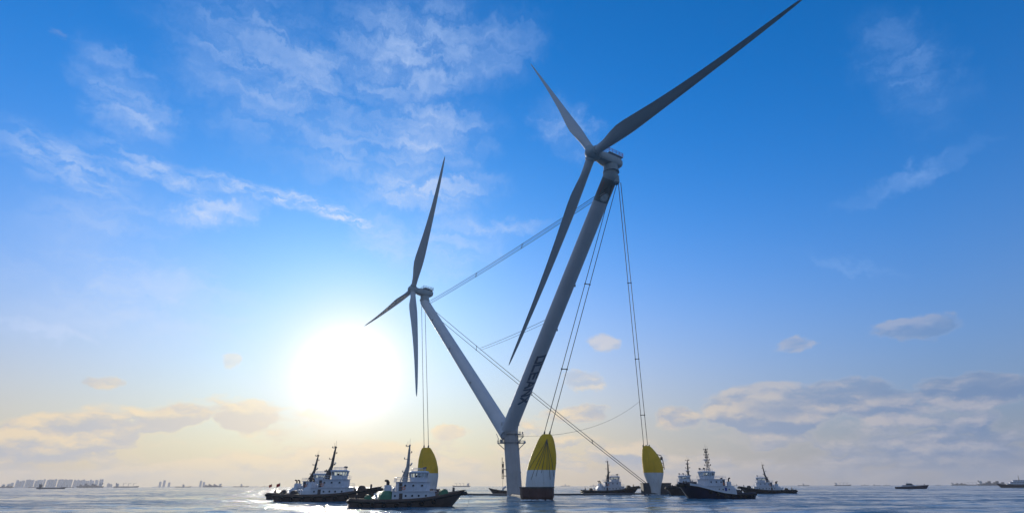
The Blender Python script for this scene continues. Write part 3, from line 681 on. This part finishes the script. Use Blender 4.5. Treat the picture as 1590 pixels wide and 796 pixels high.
def tug(label, ref, px, py, L, rz, hull_m, L0=28.0, style='plain', funnel_m=None, mast_top=15.0, mast_rake=0.0, mast_m=None, bow_up=0.0, white_band=False, flag=True, low=False, hk=1.0):
    funnel_m = funnel_m or M_white; mast_m = mast_m or M_mastd
    w = on_water(px, py)
    t = thing('tugboat', label, 'tugboat', w, rz, 'tugboats gathered round the turbine platform')
    if ref == 'bow': t.location = w - Vector((math.cos(rz), math.sin(rz), 0))*L*.965
    k = L/L0; t.scale = (k, k, k*hk)
    b = bow_up
    st = [(0, 3.6, 4.2, 1.5), (1.2, 4.2, 4.7, 1.4), (4, 4.6, 4.9, 1.25), (9, 4.7, 4.95, 1.2), (14, 4.7, 4.95, 1.3+b*.3), (18, 4.5, 4.95, 1.6+b*.6), (21, 3.8, 4.75, 2.0+b*.85), (24, 2.5, 4.1, 2.5+b), (26.3, 1.2, 3.0, 2.85+b), (27.8, .25, 1.7, 3.1+b), (28.9, .04, .5, 3.25+b)]
    h = loft_hull(st, 'hull', hull_m, t, M_deck, bul=.72)
    # heavy rubbing fender round the deck edge
    for s_ in (-1, 1):
        mb = MB(); mb.tube([(x, s_*(bd+.10), zd+.05) for x, bw, bd, zd in st], .20, 8); mb.build('rubbing_strake', M_blk, h)
    mb = MB(); mb.tube([(-.15, -4.0, 1.4), (-.3, 0, 1.4), (-.15, 4.0, 1.4)], .42, 8); mb.build('stern_fender', M_blk, h)
    mb = MB(); mb.tube([(27.6, -1.9, 3.0+b), (28.7, -.7, 3.1+b), (29.0, 0, 3.1+b), (28.7, .7, 3.1+b), (27.6, 1.9, 3.0+b)], .45, 8); mb.build('bow_fender', M_blk, h)
    if white_band:
        for s_ in (-1, 1):
            mb = MB(); mb.loft([[(x, s_*(bd+.03), zd+.25), (x, s_*(bd+.05), zd+.92)] for x, bw, bd, zd in st[3:9]], caps=False, closed=False); mb.build('white_band', M_white, h, smooth=False)
    for s_ in (-1, 1):
        for x in ((2.5, 5.2, 8, 11, 14, 17, 20) if not low else (3, 9, 15, 20)):
            zd, bd = deck_z(st, x); tyre(h, (x, s_*(bd+.42), zd-.55))
    # tier one
    z1 = 1.3+b*.3; T1 = 2.3; x0, x1 = 9.9, 21.0
    mb = MB(); mb.loft([[(x0, -3.4, z), (x1-2, -3.4, z), (x1-(.3 if z > z1 else 0), -1.8, z), (x1-(.3 if z > z1 else 0), 1.8, z), (x1-2, 3.4, z), (x0, 3.4, z)] for z in (z1-.1, z1+T1)])
    dh = mb.build('deckhouse', M_white, t, smooth=False)
    mb = MB(); mb.loft([[(x0-.35, -3.6, z), (x1-1.9, -3.6, z), (x1+.1, -1.9, z), (x1+.1, 1.9, z), (x1-1.9, 3.6, z), (x0-.35, 3.6, z)] for z in (z1+T1, z1+T1+.12)]); mb.build('roof', M_white, dh, smooth=False)
    def port(par, x, y, z, sq=False, w_=.5):
        mb = MB()
        s_ = 1 if y > 0 else -1
        if sq: mb.box((x, y+s_*.03, z), (w_*1.3, .06, w_*1.2))
        else: mb.cyl((x, y, z), (x, y+s_*.05, z), w_/2, n=12)
        mb.build('window', M_win, par, smooth=False)
    for s_ in (-1, 1):
        for x in (10.6, 13.2, 14.8, 16.4, 18.2): port(dh, x, s_*3.4, z1+1.35)
        mb = MB(); mb.box((12.0, s_*3.43, z1+1.0), (.85, .06, 1.85)); d_ = mb.build('door', M_mastd if style != 'lattice' else M_blue, dh, smooth=False)
        mb = MB(); mb.box((11.75, s_*3.48, z1+1.0), (.06, .05, .2)); mb.build('handle', M_mast, dh, smooth=False)
    rail([(x0, -3.5), (x1-2, -3.5), (x1-.1, -1.8), (x1-.1, 1.8), (x1-2, 3.5), (x0, 3.5)], z1+T1+.12, closed=True).build('railing', M_white, t)
    # tier two
    z2 = z1+T1+.12; T2 = 2.05; y2 = 2.7; a0, a1 = 11.2, 19.4
    mb = MB(); mb.loft([[(a0, -y2, z), (a1-1.2, -y2, z), (a1, -1.3, z), (a1, 1.3, z), (a1-1.2, y2, z), (a0, y2, z)] for z in (z2, z2+T2)])
    uh = mb.build('upper_deckhouse', M_white, t, smooth=False)
    mb = MB(); mb.loft([[(a0-.5, -y2-.3, z), (a1-1.0, -y2-.3, z), (a1+.3, -1.4, z), (a1+.3, 1.4, z), (a1-1.0, y2+.3, z), (a0-.5, y2+.3, z)] for z in (z2+T2, z2+T2+.1)]); mb.build('roof', M_white, uh, smooth=False)
    for s_ in (-1, 1):
        for x in (13.0, 15.0, 17.2): port(uh, x, s_*y2, z2+1.2, w_=.6)
        mb = MB(); mb.box((11.9, s_*(y2+.03), z2+.95), (.8, .06, 1.8)); mb.build('door', M_mastd, uh, smooth=False)
    rail([(a0-.4, -y2-.2), (a1-1.1, -y2-.2), (a1+.2, -1.3), (a1+.2, 1.3), (a1-1.1, y2+.2), (a0-.4, y2+.2)], z2+T2+.1, .95, closed=True).build('railing', M_white, t)
    # wheelhouse: sill wall, mullions, panes and roof, open to look through
    z3 = z2+T2+.1; c0, c1 = 14.6, 18.6; yw = 1.95
    plan = [(c0, -yw*.8), (c0+.8, -yw), (c1-1.0, -yw), (c1, -yw*.55), (c1, yw*.55), (c1-1.0, yw), (c0+.8, yw), (c0, yw*.8)]
    def grow(p, g, gx=0): cx = (c0+c1)/2; return (cx+(p[0]-cx)*(1+g)+gx, p[1]*(1+g))
    mb = MB(); mb.loft([[(*p, z3) for p in plan], [(*grow(p, .03), z3+.95) for p in plan]]); wh = mb.build('wheelhouse', M_white, t, smooth=False)
    mb = MB()
    for i in range(8):
        p, q = plan[i], plan[(i+1) % 8]; n = 3 if math.dist(p, q) > 1.9 else (2 if math.dist(p, q) > 1.2 else 1)
        for k_ in range(n):
            f = k_/n; a = (p[0]*(1-f)+q[0]*f, p[1]*(1-f)+q[1]*f); g1, g2 = grow(a, .03), grow(a, .12); mb.cyl((*g1, z3+.95), (*g2, z3+2.05), .11, n=6)
    for g_, z_ in ((.03, z3+.97), (.12, z3+2.02)): mb.tube([(*grow(p, g_), z_) for p in plan+plan[:1]], .07, 6)
    mb.build('window_frame', M_white, wh)
    for i in range(8):
        p, q = plan[i], plan[(i+1) % 8]; n = 3 if math.dist(p, q) > 1.9 else (2 if math.dist(p, q) > 1.2 else 1)
        for k_ in range(n):
            f, g = (k_+.02)/n, (k_+.98)/n; a = (p[0]*(1-f)+q[0]*f, p[1]*(1-f)+q[1]*f); a2 = (p[0]*(1-g)+q[0]*g, p[1]*(1-g)+q[1]*g)
            mb = MB(); mb.add([(*grow(a, .03), z3+.95), (*grow(a2, .03), z3+.95), (*grow(a2, .12), z3+2.05), (*grow(a, .12), z3+2.05)], [(0, 1, 2, 3)]); mb.build('window', M_glass, wh, smooth=False)
    mb = MB(); mb.loft([[(*grow(p, .12), z3+2.05) for p in plan], [(*grow(p, .24), z3+2.12) for p in plan], [(*grow(p, .24), z3+2.32) for p in plan], [(*grow(p, .0), z3+2.5) for p in plan]]); mb.build('roof', M_white, wh, smooth=False)
    mb = MB(); mb.box((16.8, 0, z3+1.05), (.7, 1.6, .5)); mb.box((16.0, .2, z3+1.0), (.5, .5, 1.1)); mb.build('helm_console', M_mastd, wh, smooth=False)
    zr = z3+2.5
    rail([(c0+.3, -1.4), (c1-.5, -1.4), (c1-.5, 1.4), (c0+.3, 1.4)], zr, .7, closed=True).build('roof_railing', M_white, wh)
    for s_ in (-1, 1):
        mb = MB(); mb.cyl((c1-.6, s_*1.1, zr), (c1-.6, s_*1.1, zr+.5), .06, n=6); mb.tube([(c1-.9, s_*1.1, zr+.75), (c1-.3, s_*1.1, zr+.8)], [.2, .3], 10); mb.build('searchlight', M_mastd, wh)
    # mast
    mz = z3 if style != 'lattice' else zr
    mx = 13.6 if style != 'lattice' else 15.4
    top = Vector((mx+mast_rake, 0, mast_top)); bot = Vector((mx, 0, mz))
    mb = MB()
    if style == 'lattice':
        for sx in (-1, 1):
            for sy in (-1, 1): mb.cyl(bot+Vector((sx*.42, sy*.42, 0)), top+Vector((sx*.14, sy*.14, 0)), .06, n=6)
        for k_ in range(9):
            f = k_/9; w_ = .42*(1-f)+.14*f; c = bot.lerp(top, f); f2 = (k_+1)/9; w2 = .42*(1-f2)+.14*f2; d = bot.lerp(top, f2)
            for a_, b_ in (((-1, -1), (1, -1)), ((1, -1), (1, 1)), ((1, 1), (-1, 1)), ((-1, 1), (-1, -1))):
                mb.cyl(c+Vector((a_[0]*w_, a_[1]*w_, 0)), d+Vector((b_[0]*w2, b_[1]*w2, 0)), .04, n=5); mb.cyl(c+Vector((a_[0]*w_, a_[1]*w_, 0)), c+Vector((b_[0]*w_, b_[1]*w_, 0)), .04, n=5)
    else:
        mb.tube([bot+Vector((-.5, 0, 0)), bot.lerp(top, .4), bot.lerp(top, .85), top], [.75, .45, .28, .12], 8)
        mb.cyl(bot+Vector((-1.6, 0, 0)), bot.lerp(top, .5), .12, n=6)
    ms = mb.build('mast', mast_m, t)
    nb = 5 if style != 'lattice' else 7
    for k_ in range(nb):
        f = .25+.70*k_/(nb-1); c = bot.lerp(top, f); ln = (1.5, .9, 1.3, .8, 1.1, .7, .9)[k_ % 7]
        mb = MB(); mb.cyl(c+Vector((0, -ln, 0)), c+Vector((0, ln, 0)), .06, n=6); mb.cyl(c, c+Vector((ln*.8*(1 if k_ % 2 else -1), 0, .0)), .06, n=6)
        for q in ((0, -ln), (0, ln), (ln*.8*(1 if k_ % 2 else -1), 0)): mb.cyl(c+Vector((*q, 0)), c+Vector((*q, .42)), .13, n=8)
        mb.build('crosstree', mast_m, ms)
    mb = MB(); c = bot.lerp(top, .45)+Vector((.9, 0, .3)); mb.cyl(c+Vector((-.9, 0, -.3)), c+Vector((0, 0, -.3)), .1, n=6); mb.cyl(c+Vector((0, 0, -.3)), c, .15, n=8); mb.box(c+Vector((0, 0, .1)), (.22, 2.0, .16)); mb.build('radar', M_white, ms, smooth=False)
    mb = MB(); mb.cyl(top, top+Vector((0, 0, 1.5)), .035, n=5); mb.cyl(bot.lerp(top, .93)+Vector((-.5, .3, 0)), top+Vector((-.5, .3, .9)), .03, n=5); mb.cyl(bot.lerp(top, .93)+Vector((-.5, .3, 0)), top, .03, n=5); mb.build('antenna', mast_m, ms)
    # engine casing aft of the deckhouse carries the funnels
    mb = MB(); mb.loft([[(x_, y_, z) for x_, y_ in ((7.0+i_, -2.9+i_*.3), (9.85, -2.9+i_*.3), (9.85, 2.9-i_*.3), (7.0+i_, 2.9-i_*.3))] for z, i_ in ((z1-.1, 0), (z1+1.5, .15), (z1+2.5, .9))]); mb.build('engine_casing', funnel_m, t, smooth=False)
    for s_ in (-1, 1):
        zf = z1+2.45; mb = MB(); mb.loft([[(9.0+dx*(.75-.1*q), s_*1.9+dy*(.6-.1*q), zf+q*1.35) for dx, dy in ((-1, -.6), (-.6, -1), (.6, -1), (1, -.6), (1, .6), (.6, 1), (-.6, 1), (-1, .6))] for q in (0, .5, 1)])
        fu = mb.build('funnel', M_white, t, smooth=False)
        mb = MB(); mb.tube([(9.0, s_*1.9, zf+1.3), (9.0, s_*1.9, zf+2.0), (8.8, s_*1.9, zf+2.3), (8.3, s_*1.9, zf+2.45)], .24, 9); mb.build('exhaust_pipe', M_pipe, fu)
    # deck gear
    for x, y, sz in ((4.4, 0, 1.0), (23.2, 0, 1.15)):
        zd, _ = deck_z(st, x); mb = MB(); mb.cyl((x, -1.2*sz, zd+.85), (x, 1.2*sz, zd+.85), .55*sz, n=14)
        for q in (-1.25, -.4, .4, 1.25): mb.cyl((x, q*sz-.07, zd+.85), (x, q*sz+.07, zd+.85), .85*sz, n=16)
        mb.box((x, 0, zd+.2), (1.6*sz, 3*sz, .4)); mb.build('winch', M_green if style == 'green' else M_mastd, t, smooth=False)
    for x, y in ((25.8, 0), (1.6, 0)):
        zd, _ = deck_z(st, x); mb = MB()
        for q in (-.6, .6): mb.cyl((x, q, zd), (x, q, zd+1.75), .19, n=10)
        mb.cyl((x, -1.05, zd+1.3), (x, 1.05, zd+1.3), .14, n=8); mb.build('towing_bitt', M_mastd, t)
    rng_ = random.Random(int(px))
    for _ in range(4):
        x = rng_.uniform(5.6, 7.0); y = rng_.uniform(-3, 3); mb = MB(); sz = rng_.uniform(.4, .8); mb.bevbox((x, y, 1.25+sz*.5), (sz, sz*1.3, sz), .06); mb.build('deck_box', rng_.choice([M_orange, M_mastd, M_white, M_green]), t)
    for s_ in (-1, 1):
        mb = MB(); mb.torus((12.6, s_*3.5, z2+.65), .34, .09); mb.build('lifebuoy', M_orange, t)
    # inflatable raft canister and vents
    mb = MB(); mb.cyl((10.5, -.9, z2+.5), (10.5, .9, z2+.5), .3, n=12); mb.box((10.5, 0, z2+.12), (.5, 1.2, .24)); mb.build('life_raft', M_white, t)
    for y in (-1.5, 1.5):
        mb = MB(); mb.tube([(6.4, y, 1.2), (6.4, y, 2.7), (6.15, y, 2.95), (5.9, y, 2.95)], [.16, .16, .2, .26], 8); mb.build('vent', M_white, t)
    if flag:
        mb = MB(); mb.cyl((.5, 0, 1.4), (.1, 0, 5.0), .04, n=6); fp = mb.build('flagpole', M_mast, t)
        mb = MB(); mb.loft([[(.1-.9*q, .12*math.sin(q*5), 4.9-.35*q), (.15-.9*q, .12*math.sin(q*5+.5), 4.1-.45*q)] for q in np.linspace(0, 1, 7)], caps=False, closed=False); mb.build('flag', M_flag, fp)
    return t
tug('white tugboat with green funnels in front of the left float, largest of the boats', 'stern', 541, 787.8, 24.3, R(17), M_hullbr, funnel_m=M_green, style='green', mast_top=14.8, mast_rake=.2, mast_m=M_mast, flag=False)
tug('grey white tugboat in the sun glare whose stern is in front of another tug', 'stern', 430, 778.3, 29.5, R(6), M_hullbr, mast_top=14.9, mast_rake=.9, mast_m=M_mastd)
tug('grey white tugboat mostly hidden behind its twin in the sun glare', 'stern', 418, 774.6, 28.5, R(6), M_hullb, mast_top=14.6, mast_rake=1.1, mast_m=M_mastd)
tug('white tugboat under the long slanting cable, left of the far float', 'stern', 904, 767.2, 29.0, R(2), M_hullb, mast_top=15.5, mast_rake=.1, mast_m=M_mastd, hk=1.0, flag=False)
tug('tugboat turned towards the camera, half behind the navy one', 'bow', 1041, 768.8, 28.0, R(214), M_hullb, mast_top=15.5, mast_rake=-.9, hk=1.0, flag=False)
tug('navy hulled tugboat with white band, high bow and lattice mast', 'bow', 1062, 774.8, 27.5, R(202), M_hulln, style='lattice', mast_top=16.0, bow_up=1.2, white_band=True, flag=False)
tug('small tugboat farthest right with raked dark mast and black hull', 'stern', 1236, 766.0, 27.0, R(163), M_hullb, mast_top=15.0, mast_rake=2.0 if False else .9, mast_m=M_mastd, flag=False)

# dark workboat whose house stands behind the central column
w = on_water(759, 768.2); t = thing('workboat', 'low dark workboat half hidden behind the central column', 'workboat', w + Vector((19.0, 3, 0)), R(180))
st = [(0, 1.9, 2.2, 1.3), (3, 2.4, 2.6, 1.3), (10, 2.5, 2.7, 1.5), (14, 2.2, 2.6, 1.8), (17, 1.1, 2.0, 2.3), (19, .1, .8, 2.8), (19.5, .03, .3, 2.9)]
h = loft_hull(st, 'hull', M_hullb, t, M_deck, bul=.5)
for x in (3, 6, 9, 12, 15): zd, bd = deck_z(st, x); tyre(h, (x, bd+.3, zd-.3)); tyre(h, (x, -bd-.3, zd-.3))
mb = MB(); mb.bevbox((3.0+5.2, 0, 2.6), (4.0, 3.6, 2.2), .2); ch = mb.build('cabin', M_white, t, smooth=False)
for s_ in (-1, 1):
    for x in (7.2, 8.3, 9.4): mb = MB(); mb.box((x, s_*1.8, 3.0), (.7, .08, .6)); mb.build('window', M_win, ch, smooth=False)
mb = MB(); mb.tube([(12.2, 0, 1.6), (12.2, 0, 2.6), (11.6, 0, 3.4), (10.6, 0, 3.9)], .5, 10); mb.build('vent_cowl', M_white, t)
mb = MB(); mb.cyl((8, 0, 3.7), (8, 0, 7.5), .08, n=6); mb.cyl((8, -.7, 6.6), (8, .7, 6.6), .05, n=6); mb.build('mast', M_mastd, t)
mb = MB(); mb.cyl((15.5, -.5, 1.9), (15.5, -.5, 2.9), .15); mb.cyl((15.5, .5, 1.9), (15.5, .5, 2.9), .15); mb.cyl((15.5, -.8, 2.6), (15.5, .8, 2.6), .1); mb.build('towing_bitt', M_mastd, t)

# tow line from the big tug to the pontoon
p = on_water(722, 764, 3.9); p = Vector((-9.5, 127.5, 3.6)); q = C0 + Vector((-20, 10, .5))
tg = [o for o in bpy.data.objects if o.name == 'tugboat'][0]
bx, by = math.cos(R(16)), math.sin(R(16)); p = tg.location + Vector((bx*28.9*24.3/28, by*28.9*24.3/28, 3.4))
mb = MB(); mb.tube([p.lerp(q, k/16) - Vector((0, 0, 3.2*4*(k/16)*(1-k/16)*.35)) for k in range(17)], .06, 6); o = mb.build('tow_rope', M_rope); tag(o, 'thin tow rope from the big tug bow towards the central column', 'rope')

# ------------------------------------------------------------------ vessels further out
def patrol():
    w = on_water(1415, 757.2); D = w.length; w = ground(1415, 800)
    t = thing('motor_yacht', 'sleek grey motor yacht alone on the open water at the right', 'yacht', w, R(-32)); t.scale = (.72, .8, .8)
    st = [(-22, 2.4, 3.2, 2.2), (-12, 2.9, 3.4, 2.4), (0, 2.9, 3.5, 2.8), (10, 2.0, 3.2, 3.4), (17, .9, 2.2, 4.0), (22, .05, .6, 4.6), (23, .02, .2, 4.7)]
    loft_hull(st, 'hull', M_hulln, t, M_deck, bul=.5)
    mb = MB(); mb.loft([[(-14+q*2, -2.6+q*.3, 2.6+q*2.4), (7-q*3.5, -2.6+q*.3, 2.6+q*2.4), (10-q*5, 0, 2.6+q*2.4), (7-q*3.5, 2.6-q*.3, 2.6+q*2.4), (-14+q*2, 2.6-q*.3, 2.6+q*2.4)] for q in (0, 1)]); c = mb.build('cabin', M_white, t, smooth=False)
    for s_ in (-1, 1):
        mb = MB(); mb.loft([[(-11, s_*2.5, 3.7), (4, s_*2.5, 3.7)], [(-11, s_*2.42, 4.5), (3, s_*2.42, 4.5)]], caps=False, closed=False); mb.build('window_strip', M_win, c, smooth=False)
    mb = MB(); mb.loft([[(-7+q, -1.9, 5+q*2), (2-q*2, -1.9, 5+q*2), (3.4-q*2.6, 0, 5+q*2), (2-q*2, 1.9, 5+q*2), (-7+q, 1.9, 5+q*2)] for q in (0, 1)]); mb.build('wheelhouse', M_win, t, smooth=False)
    mb = MB(); mb.loft([[(-9, -2.1, z), (1.5, -2.1, z), (1.5, 2.1, z), (-9, 2.1, z)] for z in (7.05, 7.35)]); mb.build('roof', M_white, t, smooth=False)
    mb = MB(); mb.tube([(-4, 0, 7.3), (-5, 0, 10.5)], [.4, .15], 8); mb.cyl((-4.6, -1.2, 9), (-4.6, 1.2, 9), .1); mb.build('mast', M_white, t)
    rail([(8, -3), (16, -2.2), (22, -.4), (22, .4), (16, 2.2), (8, 3)], 4.2, 1.0, r=.05).build('railing', M_white, t)
patrol()
def ferry():
    w = ground(1588, 1150); t = thing('ferry', 'dark hulled ferry with stacked decks cut off by the picture edge', 'ferry', w, R(150))
    st = [(-30, 4, 5, 3), (-15, 5, 5.5, 2.8), (10, 5, 5.5, 3), (22, 3, 4.5, 3.6), (28, .6, 2.2, 4.4), (30, .1, .6, 4.8)]
    loft_hull(st, 'hull', M_hullb, t, M_deck, bul=.8)
    for i, (a, b_, z0_, z1_) in enumerate(((-26, 18, 3, 5.4), (-24, 14, 5.6, 7.8), (-8, 10, 8, 10.2))):
        mb = MB(); mb.box(((a+b_)/2, 0, (z0_+z1_)/2), (b_-a, 9-i, z1_-z0_)); mb.box(((a+b_)/2, 0, z1_+.1), (b_-a+1.4, 9.8-i, .2)); d_ = mb.build('deckhouse', M_white, t, smooth=False)
        for s_ in (-1, 1):
            for x in range(int(a)+2, int(b_)-1, 3): mb = MB(); mb.box((x, s_*(4.5-i*.5+.03), (z0_+z1_)/2+.2), (1.8, .06, .9)); mb.build('window', M_win, d_, smooth=False)
    mb = MB(); mb.loft([[(-16+dx*1.6, dy*1.2, z) for dx, dy in ((-1, -1), (1, -1), (1, 1), (-1, 1))] for z in (7.9, 12)]); mb.build('funnel', M_mast, t, smooth=False)
    mb = MB(); mb.tube([(2, 0, 10.2), (1.4, 0, 17)], [.4, .15], 8); mb.cyl((1.6, -2, 14), (1.6, 2, 14), .12); mb.build('mast', M_mastd, t)
ferry()
def far_ship(px, dist, L, label, kind, rz=0.0, cat='ship'):
    t = thing('cargo_ship', label, cat, ground(px, dist), rz, 'ships on the horizon'); k = L
    st = [(-.5*k, .05*k, .065*k, .05*k), (-.3*k, .07*k, .075*k, .045*k), (.3*k, .07*k, .075*k, .045*k), (.45*k, .03*k, .05*k, .06*k), (.5*k, .003*k, .01*k, .068*k)]
    loft_hull(st, 'hull', M_far, t, M_far, bul=.006*k, zk=-2)
    sx = -.38*k if kind != 'mid' else 0
    mb = MB(); mb.box((sx, 0, .095*k), (.10*k, .12*k, .11*k)); mb.box((sx+.005*k, 0, .16*k), (.06*k, .13*k, .03*k)); mb.build('deckhouse', M_far if kind == 'dark' else M_farw, t, smooth=False)
    mb = MB(); mb.box((sx-.055*k, 0, .16*k), (.03*k, .04*k, .07*k)); mb.build('funnel', M_far, t, smooth=False)
    if kind == 'crane':
        for x in (-.15, .05, .25):
            mb = MB(); mb.cyl((x*k, 0, .05*k), (x*k, 0, .19*k), .008*k, n=6); mb.cyl((x*k, 0, .16*k), ((x+.12)*k, 0, .20*k), .006*k, n=6); mb.build('crane', M_far, t)
    elif kind == 'box':
        mb = MB()
        for i, x in enumerate(np.arange(-.26, .36, .085)): mb.box((x*k, 0, (.045+.02*(1+(i*7) % 3)+.0)*k), (.08*k, .13*k, .04*k*(1+(i*7) % 3)))
        mb.build('container_stack', M_far, t, smooth=False)
    else:
        mb = MB(); mb.cyl((.33*k, 0, .05*k), (.33*k, 0, .13*k), .006*k, n=6); mb.cyl((sx, 0, .17*k), (sx, 0, .23*k), .005*k, n=6); mb.build('mast', M_far, t)
FS = [(9, 5200, 95, 'faint ship at the far left edge of the sea', 'box'), (56, 5600, 90, 'faint flat ship just left of the small dark barge', 'mid'), (81, 1900, 60, 'small dark barge in front of the hazy city', 'dark'), (105, 5200, 80, 'faint ship just right of the small dark barge', 'mid'),
      (140, 4700, 150, 'long faint ship below the right half of the hazy city', 'box'), (197, 4900, 150, 'long faint barge right of the hazy city', 'crane'), (285, 5200, 110, 'faint ship halfway between the hazy city and the tugs', 'mid'), (330, 5600, 150, 'faint ship left of the sunlit tugs', 'box'), (375, 5400, 120, 'faint ship close left of the sunlit tugs', 'mid'),
      (411, 5700, 60, 'tiny faint ship beside the stern of the sunlit tugs', 'mid'), (716, 3600, 110, 'faint ship with masts between the big tug and the column', 'crane'), (878, 5200, 85, 'faint ship right of the nearest float', 'mid'), (922, 5400, 70, 'faint ship behind the tug under the slanting cable', 'mid'),
      (1138, 4200, 60, 'faint ship between the navy tug and the rightmost tug', 'crane'), (1248, 4300, 70, 'faint ship just right of the rightmost tug', 'mid'), (1309, 4200, 95, 'faint ship with tall middle between rightmost tug and yacht', 'crane'), (1343, 4900, 50, 'tiny faint ship left of a pair before the yacht', 'mid'),
      (1362, 4900, 45, 'tiny faint ship, first of a pair left of the yacht', 'dark'), (1377, 4900, 45, 'tiny faint ship close left of the yacht', 'mid'), (1430, 5200, 60, 'faint ship seen over the stern half of the yacht', 'dark'), (1457, 5400, 40, 'tiny faint ship just right of the yacht', 'mid'), (1490, 4600, 85, 'faint ship in the middle between yacht and ferry', 'box'),
      (1513, 4500, 90, 'faint ship second to the left of the ferry', 'crane'), (1542, 4000, 130, 'long dark ship immediately left of the ferry', 'box')]
for i, (px, D, L, lb, kd) in enumerate(FS): far_ship(px, D, L, lb, kd, R(180 if i % 3 == 1 else 0) - math.atan((px-795)/F/.92)*.6)
# hazy city on the left: each block its own
rb = random.Random(5); x = 17.0; bi = 0
groups = [(25, 38), (40, 52), (54, 70), (72, 87), (90, 110), (114, 137), (139, 144), (147, 151), (154, 160)]
def block(px, D, w_, h_, dep, lb, cat='building'):
    g = ground(px, D); mb = MB(); mb.box((0, 0, h_/2), (w_, dep, h_)); mb.box((0, 0, h_+2), (w_*.5, dep*.5, 4))
    o = mb.build('apartment_tower', M_bld, smooth=False); o.location = g + Vector((0, 0, 2)); tag(o, lb, cat, 'apartment towers of the far city'); return o
for (a, b_) in groups:
    x = a
    while x < b_-1:
        w_ = rb.choice([12, 14, 17]); block(x, 8350+rb.uniform(-120, 150), w_, rb.choice([68, 74, 78, 82]) * (1 if a > 30 else .9), 16, 'pale high apartment tower in the even row of the hazy city on the left'); x += w_/7.6+rb.choice([.9, 1.2, 1.8])
for px, h_ in ((5, 30), (13, 34), (18, 45), (168, 40), (172, 30), (248, 60), (254, 75), (262, 50), (311, 70), (316, 55)): block(px, 8500, 22, h_, 16, {0: 'faint low block left of the even row of the hazy city', 1: 'faint low block just right of the even row of the hazy city', 2: 'one of three faint lone blocks midway between city and tugs', 3: 'one of two faint lone blocks near the sunlit tugs'}[0 if px < 20 else 1 if px < 180 else 2 if px < 300 else 3])
def shore(a, b_, D, h_, name):
    P = [ground(a+(b_-a)*k/20, D+30*math.sin(k)) for k in range(21)]; mb = MB()
    mb.loft([[p+Vector((0, 0, -2)), p+Vector((0, 0, h_*(.7+.3*math.sin(k*1.7)))), p*1.02+Vector((0, 0, h_)), p*1.02+Vector((0, 0, -2))] for k, p in enumerate(P)]); o = mb.build(name, M_bld, smooth=False); o['kind'] = 'structure'
shore(-40, 178, 8200, 6, 'far_shore'); shore(236, 402, 8100, 6, 'breakwater')

# broken white water where the pontoons and one bow stir the surface
rf = random.Random(11); mb = MB()
for cx, cy, rx, ry, n in ((F3.x-3.5, F3.y-5, 3, 3, 26), (F3.x+7.5, F3.y-6, 4, 4, 40), (F2.x-1, F2.y-6.2, 5, 1.2, 40), (C0.x, C0.y-4.5, 4, 1.5, 30)):
    for _ in range(n):
        a = rf.uniform(0, 6.28); q = rf.random()**.6; mb.sphere((cx+rx*q*math.cos(a), cy+ry*q*math.sin(a), .05), rf.uniform(.15, .5), 7, 4, (1.5, 1, .45))
M_foam = mat('sea_foam', (.75, .78, .8), .9)
o = mb.build('foam', M_foam); o['kind'] = 'stuff'
